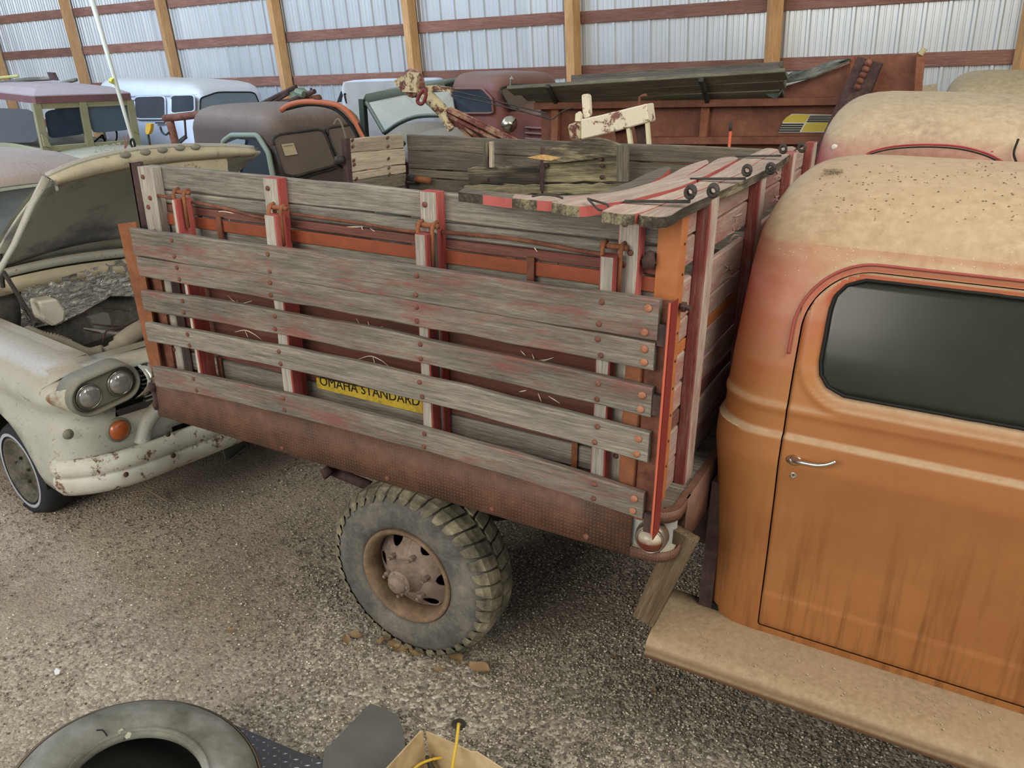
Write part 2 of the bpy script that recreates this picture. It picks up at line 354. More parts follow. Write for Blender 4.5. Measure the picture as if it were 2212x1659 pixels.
# ================================================================ wall: 8 ft bays, girts 2 ft apart, ribbed sheet
WR = Matrix(((.999, -.002, -.040, -14.405), (0, .998, -.061, 9.873), (.040, .061, .997, 1.765), (0, 0, 0, 1)))
wall = put(bpy.data.objects.new('wall_back', None), None, WR, kind='structure')
def sheet_mat():
    t = NT('galvanised_sheet'); n = t.noise(t.co((1.2, 1, .5), kind='Object'), 1, 5, .6); n2 = t.noise(t.co((40, 40, 3)), 1, 3, .6)
    col = t.ramp(t.math('ADD', t.math('MULTIPLY', n, .8), t.math('MULTIPLY', n2, .2)), [(.3, '#bcc0bf'), (.7, '#d6d8d6')])
    return t.out(col, .32, .5, n2, .05, .003)
M['sheet'] = sheet_mat()
prof = []
def rib(x0):
    return [(x0 - .028, 0), (x0 - .014, -.024), (x0 + .014, -.024), (x0 + .028, 0), (x0 + .070, 0), (x0 + .076, -.006), (x0 + .088, -.006), (x0 + .094, 0), (x0 + .135, 0), (x0 + .141, -.006), (x0 + .153, -.006), (x0 + .159, 0)]
for i in range(4): prof += rib(.04 + i * .2286)
prof = [(0, 0)] + prof[:-0 or None] + [(.9144, 0)]
me = bpy.data.meshes.new('metal_sheet'); nv = len(prof)
me.from_pydata([(x, y, z) for z in (-2.6, 3.4) for x, y in prof], [], [(i, i + 1, nv + i + 1, nv + i) for i in range(nv - 1)]); me.materials.append(M['sheet'])
for i in range(-12, 22):
    o = bpy.data.objects.new('metal_sheet', me); put(o, wall, WR @ Matrix.Translation((i * .9144, .19, 0)))
for i in range(-4, 8):
    a = WR @ Vector((i * 2.44 + .07, .07, -2.6)); c = WR @ Vector((i * 2.44 + .07, .07, 3.3))
    plank('post', a, c, WR.to_3x3() @ Vector((1, 0, 0)), .14, .14, M['post_wood'], wall, rough=.002)
for z in (2.48, 1.865, 1.244, .621, 0, -.62):
    for i in range(-4, 8):
        dz = random.uniform(-.008, .008)
        a = WR @ Vector((i * 2.44 + .145, .165, z - .07 + dz)); c = WR @ Vector(((i + 1) * 2.44 - .005, .165, z - .07 + dz))
        plank('girt', a, c, WR.to_3x3() @ Vector((0, 0, 1)), .14, .038, M['girt_wood'], wall, rough=.001, segs=2)
# ================================================================ the stake bed truck
truck = thing('stake_truck', 'orange and red stake-bed truck with weathered plank sides and dusty rounded cab', 'truck', (-1.2, 2.9, 0))
def pq(name, F, tl, tr, br, bl, t, mats, parent, away, **kw):
    """board whose visible face has these four picture corners, lying in the plane F"""
    a, b_, c, d = [F(*p) for p in (tl, tr, br, bl)]
    aw = Vector(away) * (t / 2)
    return plank(name, (a + d) / 2 + aw, (b_ + c) / 2 + aw, ((a - d) + (b_ - c)), (a - d).length, t, mats, parent, w2=(b_ - c).length, **kw)
YF = lambda Y: (lambda x, y: ony(x, y, Y))
XF = lambda X: (lambda x, y: onx(x, y, X))
ZF = lambda Z: (lambda x, y: onz(x, y, Z))
UP = (0, 0, 1)
rpoly_ = lambda p: p
M['wood_hang'] = wood('wood_hang', '#352a20', '#54432f', '#70604a', blot=.5)
M['wood_pale_stake'] = wood('wood_pale_stake', '#8d8276', '#ab9f90', '#c0b4a2', '#8d4038', .34, '#80362f', blot=.3)
# ---- bed body
body = empty('bed_body', truck, (-1.7, 2.9, .88))
def tread_mat():
    t = NT('tread_plate'); c = t.node('ShaderNodeTexCoord'); s = t.node('ShaderNodeSeparateXYZ'); t.link(c.outputs['Object'], s.inputs[0])
    def wave(a, per, ph=0): return t.math('SINE', t.math('MULTIPLY_ADD', a, 2 * PI / per)) if not ph else None
    xy = t.math('ADD', s.outputs[0], s.outputs[1])
    sx = t.math('SINE', t.math('MULTIPLY', xy, 2 * PI / .0125)); sz = t.math('SINE', t.math('MULTIPLY', s.outputs[2], 2 * PI / .0125))
    m = t.math('MULTIPLY', t.math('MAXIMUM', sx, 0), t.math('MAXIMUM', sz, 0)); m = t.ramp(m, [(.25, 0), (.6, 1)])
    n = t.noise(t.co((7, 7, 7), rnd=False), 1, 7, .7); n2 = t.noise(t.co((60,) * 3, rnd=False), 1, 3, .7)
    col = t.ramp(n, [(.32, '#4c382e'), (.5, '#634637'), (.68, '#785643')]); col = t.mix(t.math('MULTIPLY', m, .55), col, t.mix(n2, '#8e6452', '#b08a74'))
    return t.out(col, .6, .1, m, .8, .003)
M['tread'] = tread_mat()
def skirtpts(r=.07, x1=-.56, y0=2.0, yb=3.93):
    p = [(-2.80, y0)] + [(-.68, y0), (x1 - r, y0)]
    p += [(x1 - r + r * math.sin(a), y0 + r - r * math.cos(a)) for a in [PI / 2 * i / 6 for i in range(1, 7)]] + [(x1, 2.15), (x1, yb)]
    return p
b = MB(); sp = skirtpts()
# full height along the side (left of the lamp recess) and along the front; narrow bands above and below the recess
b.grid([[(x, y, z) for x, y in [(-2.80 + i * (2.115 / 12), 2.0) for i in range(13)]] for z in (.882, 1.055)])
corner = sp[1:-1]; corner[0] = (-.685, 2.0)
b.grid([[(x, y, z) for x, y in corner] for z in (1.018, 1.055)]); b.grid([[(x, y, z) for x, y in corner] for z in (.882, .915)])
b.grid([[(-.56, 2.12, z), (-.56, 2.4, z), (-.56, 3.93, z)] for z in (.882, 1.055)])
b.obj('skirt', M['tread'], body, thick=.005, smooth=True, angle=.5)
b = MB(); b.grid([[(x, y, 1.055) for x, y in corner + [(-.56, 3.93)]], [(x - (.02 if i > 3 else 0), y + (.02 if i < 6 else 0), 1.056) for i, (x, y) in enumerate(corner + [(-.56, 3.93)])]])
b.grid([[(-2.8, 2.0, 1.055), (-.685, 2.0, 1.055)], [(-2.8, 2.02, 1.056), (-.685, 2.02, 1.056)]]); b.obj('skirt_lip', M['tread'], body, thick=.004)
b = MB(); b.grid([[(-2.80, 2.0, z), (-2.80, 3.93, z)] for z in (.882, 1.05)]); b.grid([[(-2.80, 3.93, z), (-.56, 3.93, z)] for z in (.882, 1.05)]); b.obj('skirt', M['tread'], body, thick=.005)
# ragged rear corner of the skirt with its hinge barrel
b = MB(); b.tube([(-2.805, 1.998, .91), (-2.805, 1.998, .935), (-2.80, 1.998, .95), (-2.80, 1.998, 1.0)], [.012, .018, .012, .014], 10); b.tube([(-2.80, 1.995, 1.0), (-2.80, 1.995, 1.03)], .018, 10); b.obj('corner_hinge', M['rust_dark'], body, smooth=True)
b = MB(); b.box((-.70, 2.012, .90), (-.635, 2.016, 1.03)); b.add([(-.66, 2.014, .90), (-.60, 2.03, .90), (-.575, 2.10, .90), (-.66, 2.014, 1.03), (-.60, 2.03, 1.03), (-.575, 2.10, 1.03)], [(0, 1, 4, 3), (1, 2, 5, 4)])
b.obj('lamp_plate', plain('pale_plate', '#a9aba2', .5, .2), body)
b = MB(); b.add([(-.685, 2.004, .915), (-.60, 2.006, .905), (-.568, 2.06, .905), (-.57, 2.12, .91), (-.66, 2.06, .925)], [(0, 1, 2, 3, 4)]); b.obj('lamp_shelf', plain('dusty_shelf', '#a39b84', .8), body, thick=.003)
lamp = MB(); ax = Vector((.12, -1, .05)).normalized(); lo = Vector((-.625, 2.02, .965))
lamp.lathe([(.050, 0), (.049, .02), (.046, .036), (.040, .042), (.038, .036)], lo, ax, 28); lampo = lamp.obj('marker_lamp', plain('lamp_metal', '#7d7263', .35, .7), body, smooth=True, origin=lo)
lens = NT('amber_lens_dusty'); nn = lens.noise(lens.co((14,) * 3), 1, 3); z = lens.pos()[2]
MB().lathe([(.039, .034), (.036, .050), (.028, .062), (.015, .069), (.0005, .071)], lo, ax, 24).obj('lens', lens.out(lens.mix(lens.ramp(lens.normz(), [(.0, 0), (.45, 1)]), '#5e2c20', '#b0a58e'), .25), lampo, smooth=True)
MB().lathe([(.040, .040), (.0405, .044), (.039, .047), (.038, .044)], lo, ax, 24).obj('lens_ring', M['chrome'], lampo, smooth=True)
for y0_, y1_, w_ in ((972, 976, .006), (979, 982, .005), (985, 1003, .009)):
    p, q = ony(700 + (y0_ - 972) * .12, y0_, 1.996), ony(700 + (y1_ - 972) * .12, y1_, 1.996); MB().prism(rpoly_([p - Vector((w_ / 2, 0, 0)), p + Vector((w_ / 2, 0, 0)), q + Vector((w_ / 3, 0, 0)), q - Vector((w_ / 3, 0, 0))]), (0, .002, 0)).obj('paint_drip', M['cream_stripe'], body)
bolts([(-.83 + dx, 1.995, .905) for dx in (0,)] + [(-1.17, 1.995, .905), (-1.6, 1.995, .905), (-2.1, 1.995, .90)], (0, -1, 0), .010, M['bolt_rust'], body)
for i in range(13):
    y = 2.025 + i * .1455
    plank('deck_board', (-2.79, y + .07, 1.032), (-.575, y + .07, 1.032), (0, 1, 0), .143, .035, M['wood_dark'] if i else M['wood_inside'], body, segs=3)
plank('deck_board', (-.60, 2.06, 1.043), (-.60, 2.36, 1.043), (1, 0, 0), .06, .012, M['wood_inside'], body)
for y in (2.45, 3.4):
    MB().box((-2.78, y, .70), (-.2, y + .07, .86)).obj('frame_rail', M['rust_dark'], body)
for x in (-2.6, -2.1, -1.6, -1.1, -.66): MB().box((x, 2.02, .87), (x + .06, 3.9, 1.01)).obj('cross_sill', M['wood_dark'], body)
# ---- near side wall of the bed: boards behind stakes
side = empty('side_rack', truck, (-1.65, 2.07, 1.05)); YB = 2.055
def sb(tl, tr, br, bl, mat, Y=YB, **kw): return pq('plank', YF(Y), tl, tr, br, bl, .024, mat, side, (0, 1, 0), **kw)
x0, x1 = -2.68, -.672
def hb(z1, z0, mat, xa=x0, xb=x1, Y=YB, t=.024, par=None, nm='plank', **kw): return plank(nm, (xa, Y + t / 2, (z0 + z1) / 2), (xb, Y + t / 2, (z0 + z1) / 2), UP, z1 - z0 - .003, t, mat, par or side, **kw)
hb(1.914, 1.828, M['wood_grey'], rough=.0025, segs=10); hb(1.826, 1.776, M['wood_grey'], segs=8, rough=.003); hb(1.774, 1.742, M['wood_brown']); hb(1.700, 1.61, M['wood_grey'], Y=2.06)
hb(1.742, 1.698, M['orange_strip'], Y=2.047, t=.008, nm='steel_band', rough=.0002)
for z1, z0, m in ((1.608, 1.50, 'wood_brown'), (1.497, 1.39, 'wood_brown'), (1.386, 1.285, 'wood_brown'), (1.282, 1.18, 'wood_brown'), (1.178, 1.10, 'wood_grey'), (1.098, 1.05, 'wood_brown')): hb(z1, z0, M[m], Y=2.06)
for xa, xb, top, m in ((-2.692, -2.612, 1.910, 'wood_stake'), (-2.062, -1.994, 1.916, 'wood_stake'), (-1.424, -1.362, 1.916, 'wood_stake'), (-.785, -.722, 1.920, 'wood_stake')):
    plank('stake', ((xa + xb) / 2, 2.034, 1.05), ((xa + xb) / 2, 2.034, top), (1, 0, 0), xb - xa, .045, [M[m], M['wood_redpaint'] if xa > -2.6 else M[m]], side, rough=.002)
    bolts([((xa + xb) / 2 + dx, 2.010, z) for dx, z in ((-.012, top - .035), (.008, top - .11), (-.010, top - .145), (.006, top - .235), (.0, 1.5), (0, 1.36), (0, 1.2))], (0, -1, 0), .009, M['bolt_rust'], side)
# hinge rod with its straps
b = MB(); b.tube(smoothpath([(-2.64, 2.02, 1.812), (-2.3, 2.035, 1.790), (-2.1, 2.035, 1.772), (-2.0, 2.02, 1.80)], 4), .006, 8); b.tube(smoothpath([(-1.97, 2.03, 1.800), (-1.7, 2.035, 1.795), (-1.5, 2.035, 1.788), (-1.37, 2.03, 1.800)], 4), .0055, 8); b.tube(smoothpath([(-1.36, 2.03, 1.800), (-1.1, 2.035, 1.803), (-.9, 2.035, 1.792), (-.76, 2.03, 1.79)], 4), .0065, 8)
b.obj('hinge_rod', M['rust'], side, smooth=True)
for x in (-2.33, -1.06): MB().box((x - .012, 2.038, 1.62), (x + .012, 2.044, 1.755)).obj('strap', M['rust'], side)
MB().box((-.915, 2.05, 1.09), (-.895, 2.056, 1.19)).obj('strap', M['rust_orange'], side); MB().box((-2.46, 2.05, 1.10), (-2.435, 2.056, 1.19)).obj('strap', M['rust'], side)
MB().tube([(-.70, 2.03, 1.77), (-.70, 2.03, 1.79), (-.695, 2.03, 1.815)], [.016, .02, .008], 8).obj('latch_peg', M['rust_dark'], side, smooth=True)
MB().box((-2.775, 2.045, 1.05), (-2.715, 2.055, 1.915)).box((-2.775, 2.045, 1.05), (-2.768, 2.10, 1.915)).obj('corner_post', M['rust_dark'], side)
b = MB(); b.box((-.684, 2.046, 1.045), (-.622, 2.054, 1.925)); b.box((-.630, 2.054, 1.045), (-.622, 2.105, 1.925)); b.obj('corner_post', M['orange_paint'], side)
bolts([(-.621, 2.085, 1.045 + .12 + i * .0835) for i in range(9)], (1, 0, 0), .004, M['rust_dark'], side)
MB().tube([(-.62, 2.085, 1.66), (-.59, 2.085, 1.658)], .009, 6).tube([(-.615, 2.085, 1.66), (-.605, 2.085, 1.66)], .016, 6).obj('tie_bolt', M['rust_dark'], side)
# flat pinstripes painted on the boards
def stripe(pts, F, nrm, wdt, par, mat=None):
    ps = smoothpath([F(*p) for p in pts], 5); n = Vector(nrm); vs = []; fs = []
    for i, p in enumerate(ps):
        d = (ps[min(i + 1, len(ps) - 1)] - ps[max(i - 1, 0)]).normalized(); q = d.cross(n).normalized(); k = wdt * (1 - .7 * abs(2 * i / (len(ps) - 1) - 1)); vs += [p + q * k / 2 + n * .0015, p - q * k / 2 + n * .0015]
    for i in range(len(ps) - 1): fs.append((2 * i, 2 * i + 1, 2 * i + 3, 2 * i + 2))
    MB().add(vs, fs).obj('pinstripe', mat or M['cream_stripe'], par)
S_ = YF(YB + .002)
for st in ([(456, 462), (480, 456), (510, 463), (530, 478)], [(485, 452), (497, 478)], [(731, 474), (780, 480), (853, 489)], [(750, 490), (785, 490)], [(777, 477), (788, 508)], [(800, 493), (832, 515)],
           [(1085, 520), (1160, 531), (1240, 540)], [(1150, 528), (1162, 545)]): stripe(st, S_, (0, -1, 0), .0032, side)
S_ = YF(2.058)
for st in ([(493, 638), (505, 650), (522, 655), (545, 650)], [(512, 648), (520, 660), (570, 668)], [(508, 717), (530, 713), (550, 722), (566, 734)], [(530, 714), (537, 730)],
           [(770, 688), (782, 704), (802, 711), (828, 705)], [(795, 694), (801, 712)], [(773, 776), (800, 769), (825, 779), (845, 795)], [(806, 770), (811, 788)],
           [(1096, 769), (1160, 781), (1237, 798)], [(1125, 757), (1136, 768)], [(1150, 764), (1158, 786)], [(1145, 777), (1175, 778), (1196, 772)], [(1122, 846), (1138, 843)], [(1163, 849), (1170, 868)], [(1185, 855), (1210, 871)]): stripe(st, S_, (0, -1, 0), .0045, side)
# maker's board, half hidden behind the outer slats
sg = pq('maker_sign', YF(2.052), (684, 815), (915, 866), (910, 893), (686, 838), .004, rust('sign_yellow', '#7a5f30', '#b89c34', '#cdb540', 16, .5), side, (0, 0, 0), rough=.0003, segs=8)
def text(body_, name, parent, mat, origin, xdir, updir, size, ext=.0004, sx=1.0):
    cu = bpy.data.curves.new(name, 'FONT'); cu.body = body_; cu.size = size; cu.extrude = ext; cu.align_x = 'CENTER'; cu.align_y = 'CENTER'; cu.materials.append(mat); cu.resolution_u = 3
    tmp = bpy.data.objects.new(name + '_tmp', cu); COL.objects.link(tmp); dg = bpy.context.evaluated_depsgraph_get(); me = bpy.data.meshes.new_from_object(tmp.evaluated_get(dg)); bpy.data.objects.remove(tmp)
    o = bpy.data.objects.new(name, me); X = Vector(xdir).normalized(); U = Vector(updir); U = (U - X * U.dot(X)).normalized(); Nn = X.cross(U); X = X * sx
    return put(o, parent, Matrix(((X.x, U.x, Nn.x, origin[0]), (X.y, U.y, Nn.y, origin[1]), (X.z, U.z, Nn.z, origin[2]), (0, 0, 0, 1))))
c0 = ony(797, 845, 2.049); d0 = ony(905, 868, 2.049) - ony(690, 822, 2.049)
text('OMAHA STANDARD', 'lettering', sg, M['black'], c0 + Vector((-.005, 0, -.001)), d0, UP, .052, sx=.93)
# ---- outer drop rack
outer = empty('outer_rack', truck, (-1.65, 1.95, 1.0)); F = YF(1.93)
OP = [((282, 493), (1426, 651), (1413.5, 738), (290, 552)), ((294, 555), (1417, 741), (1412, 803), (301, 598)), ((306, 627), (1412, 842), (1404, 904), (310.5, 671)), ((313, 698), (1402.5, 937), (1394.5, 1000), (320, 738)), ((330, 793), (1393, 1068), (1386, 1123), (335, 834))]
for i, q in enumerate(OP): pq('plank', F, *q, .026, M['wood_outer' if i in (3,) else ('wood_grey_red' if i in (0, 1, 2, 4) else 'wood_grey')], outer, (0, 1, 0), segs=14, rough=.003, wbow=(0, .006, .021, .025, .034)[i])
for px, top in (((372, 384), 1.815), ((573, 598), 1.80), ((899, 924), 1.80), ((1300, 1335), 1.802)):
    y = 440 if px[0] < 500 else (470 if px[0] < 800 else (505 if px[0] < 1200 else 560)); xa = ony(px[0], y, 1.96).x; xb = ony(px[1], y, 1.96).x - .012
    xm = (xa + xb) / 2
    D_ = .075 if xm < -2.3 else .05
    plank('stake', (xm, 1.957 + D_ / 2, 1.10), (xm, 1.957 + D_ / 2, top), (1, 0, 0), (xb - xa + .01) * (.75 if xm < -2.3 else 1), D_, [M['wood_stake'], M['wood_redpaint']], outer)
    b = MB()
    for dx in (-.026, .026): b.tube([(xm + dx, 1.985, top - .10), (xm + dx, 1.985, top + .015), (xm + dx, 1.995, top + .03), (xm + dx, 2.012, top + .032)], .0065, 6)
    b.tube([(xm - .04, 2.0, top + .022), (xm + .04, 2.0, top + .022)], .008, 8); b.obj('hinge_loop', M['rust_orange'], outer, smooth=True)
    pts = []
    for q in OP:
        z1 = ony(*q[0], 1.93).z; z0 = ony(*q[3], 1.93).z; e1 = ony(*q[1], 1.93); wb_ = (0, .006, .021, .025, .034)[OP.index(q)]; e0 = ony(*q[2], 1.93); s0 = ony(*q[0], 1.93); u = (xm - s0.x) / (e1.x - s0.x)
        zt = z1 + (e1.z - z1) * u + wb_ * 4 * u * (1 - u); zb = z0 + (e0.z - z0) * u + wb_ * 4 * u * (1 - u)
        pts += [(xm + random.uniform(-.006, .006), 1.929, zt - .22 * (zt - zb)), (xm + random.uniform(-.006, .006), 1.929, zb + .22 * (zt - zb))]
    bolts(pts, (0, -1, 0), .0085, M['bolt_rust'], outer)
pts = []
for q in OP:
    e1 = ony(*q[1], 1.93); e0 = ony(*q[2], 1.93); pts += [(e1.x - .03, 1.928, e1.z - .022), (e0.x - .028, 1.928, e0.z + .022)]
bolts(pts, (0, -1, 0), .011, M['bolt_orange'], outer)
# steel channel closing the right end, with a bright edge
b = MB(); b.box((-.665, 1.957, 1.04), (-.60, 1.963, 1.71)); b.box((-.606, 1.93, 1.02), (-.600, 1.963, 1.712)); b.obj('end_channel', M['rust'], outer)
MB().box((-.603, 1.927, 1.02), (-.598, 1.931, 1.712)).obj('end_edge', M['orange_bright'], outer)
MB().box((-.600, 1.935, 1.0), (-.597, 1.99, 1.71)).obj('end_web', M['red_dark'], outer)
for z in (1.62, 1.42, 1.05): MB().box((-.63, 1.935, z - .03), (-.607, 1.955, z + .03)).obj('stop_block', M['rust_dark'], outer)
plank('stake', (-.70, 1.985, 1.09), (-.70, 1.985, 1.68), (1, 0, 0), .05, .04, M['rust_orange'], outer)
b = MB(); b.add([ony(x, y, 1.97) for x, y in ((254, 484), (293, 479), (349, 800), (325, 795))], [(0, 1, 2, 3)]); b.obj('end_plate', M['rust_orange'], outer, thick=.008)
for q in (((322, 590), (346, 594), (378, 800), (352, 800)), ((300, 590), (322, 594), (352, 800), (328, 800))): MB().prism([ony(x, y, 2.0) for x, y in q], (0, .02, 0)).obj('end_strip', M['rust'], outer)
# ---- front rack next to the cab
front = empty('front_rack', truck, (-.64, 2.9, 1.05))
def fb(z1, z0, mat): plank('plank', (-.641, 2.10, (z0 + z1) / 2), (-.641, 3.85, (z0 + z1) / 2 + .005), UP, z1 - z0 - .003, .022, mat, front, segs=6, rough=.003)
for z1, z0, m in ((1.922, 1.842, 'wood_front'), (1.838, 1.756, 'wood_front'), (1.718, 1.605, 'wood_front'), (1.602, 1.532, 'wood_front'), (1.495, 1.40, 'wood_front'), (1.396, 1.31, 'wood_front'), (1.305, 1.255, 'wood_brown'), (1.25, 1.15, 'wood_front'), (1.147, 1.05, 'wood_front')): fb(z1, z0, M[m])
hbm = M['orange_paint']; plank('steel_band', (-.634, 2.10, 1.514), (-.634, 3.85, 1.514), UP, .034, .008, hbm, front, rough=0)
for y, top in ((2.245, 1.935), (2.84, 1.93), (3.36, 1.95), (3.80, 1.95)):
    plank('stake', (-.612, y, 1.0), (-.612, y, top), (0, 1, 0), .085, .038, [M['wood_pale_stake'], M['wood_frontstake']], front)
G = XF(-.628)
for st in ([(1586, 468), (1603, 461)], [(1588, 480), (1592, 470)], [(1570, 508), (1600, 492)], [(1583, 490), (1588, 500), (1597, 484)], [(1576, 520), (1585, 508), (1598, 508)], [(1560, 590), (1585, 570)], [(1565, 572), (1578, 580), (1590, 565)], [(1565, 608), (1575, 596), (1588, 598)],
           [(1670, 385), (1689, 371)], [(1676, 369), (1680, 373), (1685, 368)], [(1675, 385), (1683, 380), (1687, 384)], [(1665, 437), (1690, 416)], [(1673, 417), (1676, 425), (1683, 414)], [(1672, 440), (1677, 432), (1684, 434)], [(1560, 645), (1583, 628)]): stripe(st, G, (1, 0, 0), .006, front, plain('pink_stripe', '#c9a79a', .6) if st[0] == (1586, 468) else bpy.data.materials['pink_stripe'])
# ---- far side rack
far = empty('far_rack', truck, (-1.65, 3.87, 1.05))
for z1, z0, m in ((1.885, 1.80, 'wood_inside'), (1.797, 1.700, 'wood_inside'), (1.697, 1.652, 'wood_inside'), (1.648, 1.53, 'wood_inside'), (1.5, 1.40, 'wood_inside'), (1.37, 1.25, 'wood_inside'), (1.22, 1.08, 'wood_inside')):
    plank('plank', (-2.81, 3.885, (z0 + z1) / 2 - .01), (-.66, 3.885, (z0 + z1) / 2 + .022), UP, z1 - z0 - .003, .024, M[m], far, segs=8, rough=.003)
for x in (-2.70, -2.05, -1.40, -.72): plank('stake', (x, 3.92, 1.05), (x, 3.92, 1.87 if x < -1 else 1.88), (1, 0, 0), .07, .04, M['wood_stake'], far)
# ---- rear gate, only its far half is left
rear = empty('rear_gate', truck, (-2.80, 3.6, 1.05)); R_ = XF(-2.80)
for q, m in ((((746, 301), (871, 290), (873, 320), (750, 331)), 'wood_cream'), (((750, 332), (873, 321), (875.5, 354), (753.5, 374)), 'wood_cream'), (((753, 376), (876, 356), (877, 373), (755, 391)), 'wood_cream'), (((755, 393), (877, 375), (879, 402), (757, 420)), 'wood_inside'), (((757, 422), (879, 404), (880, 440), (759, 460)), 'wood_inside')):
    pq('plank', R_, *q, .024, M[m], rear, (-1, 0, 0), rough=.003)
a = onx(738, 301, -2.79); c = onx(757, 395, -2.79); plank('corner_post', (-2.79, a.y + .03, 1.05), (-2.79, a.y + .03, 1.905), (0, 1, 0), .04, .03, M['rust_dark'], rear)
bolts([onx(x, y, -2.79) for x, y in ((762, 302), (763, 316), (838, 297), (839, 316), (765, 346), (766, 355), (840, 342), (841, 362), (771, 386), (842, 376))], (1, 0, 0), .009, M['bolt_rust'], rear)
p0 = onx(735, 345, -2.80); MB().lathe([(.0005, .03), (.02, .025), (.024, 0), (.01, -.02)], p0, (0, -1, 0), 12).obj('latch_knob', M['dark_metal'], rear, smooth=True)
# latch bar hanging on the far side wall
b = MB(); p = [ony(x, y, 3.85) for x, y in ((884, 388), (905, 388), (930, 391))]; b.tube(p[:2], [.03, .022], 10); b.obj('latch_barrel', M['dark_metal'], far, smooth=True)
MB().tube([ony(898, 386, 3.83), ony(930, 391, 3.83)], [.02, .018], 8).obj('latch_handle', M['rust_orange'], far, smooth=True)
b = MB(); b.tube(smoothpath([ony(x, y, 3.82) for x, y in ((878, 393), (892, 395), (900, 390), (896, 380))], 4), .008, 6).obj('latch_hook', M['dark_metal'], far, smooth=True)
# ---- plank hanging under the front corner of the bed
pq('hanging_plank', YF(2.12), (1442, 1190), (1505, 1122), (1412, 1345), (1370, 1320), .03, M['wood_dark'], body, (0, 1, 0)) if False else None
a = ony(1482, 1150, 2.10); c = ony(1392, 1335, 2.10)
plank('hanging_plank', a, c, (1, 0, .3), .085, .035, M['wood_hang'], body, w2=.075)
b = MB(); b.tube([ony(700, 1012, 2.25), ony(712, 1026, 2.25)], [.02, .03], 8); b.tube([ony(712, 1015, 2.3), ony(800, 1050, 2.3)], .022, 8); b.obj('tow_eye', M['rust_dark'], body, smooth=True)
b = MB()
for i in range(5): b.grid([[(-1.42 + .52 * u, 2.30, .86 - .014 * i - .09 * math.sin(PI * u) ** 1 * 1) for u in np.linspace(0, 1, 8)], [(-1.42 + .52 * u, 2.38, .86 - .014 * i - .09 * math.sin(PI * u)) for u in np.linspace(0, 1, 8)]])
b.obj('leaf_spring', M['rust_dark'], body, thick=.008)
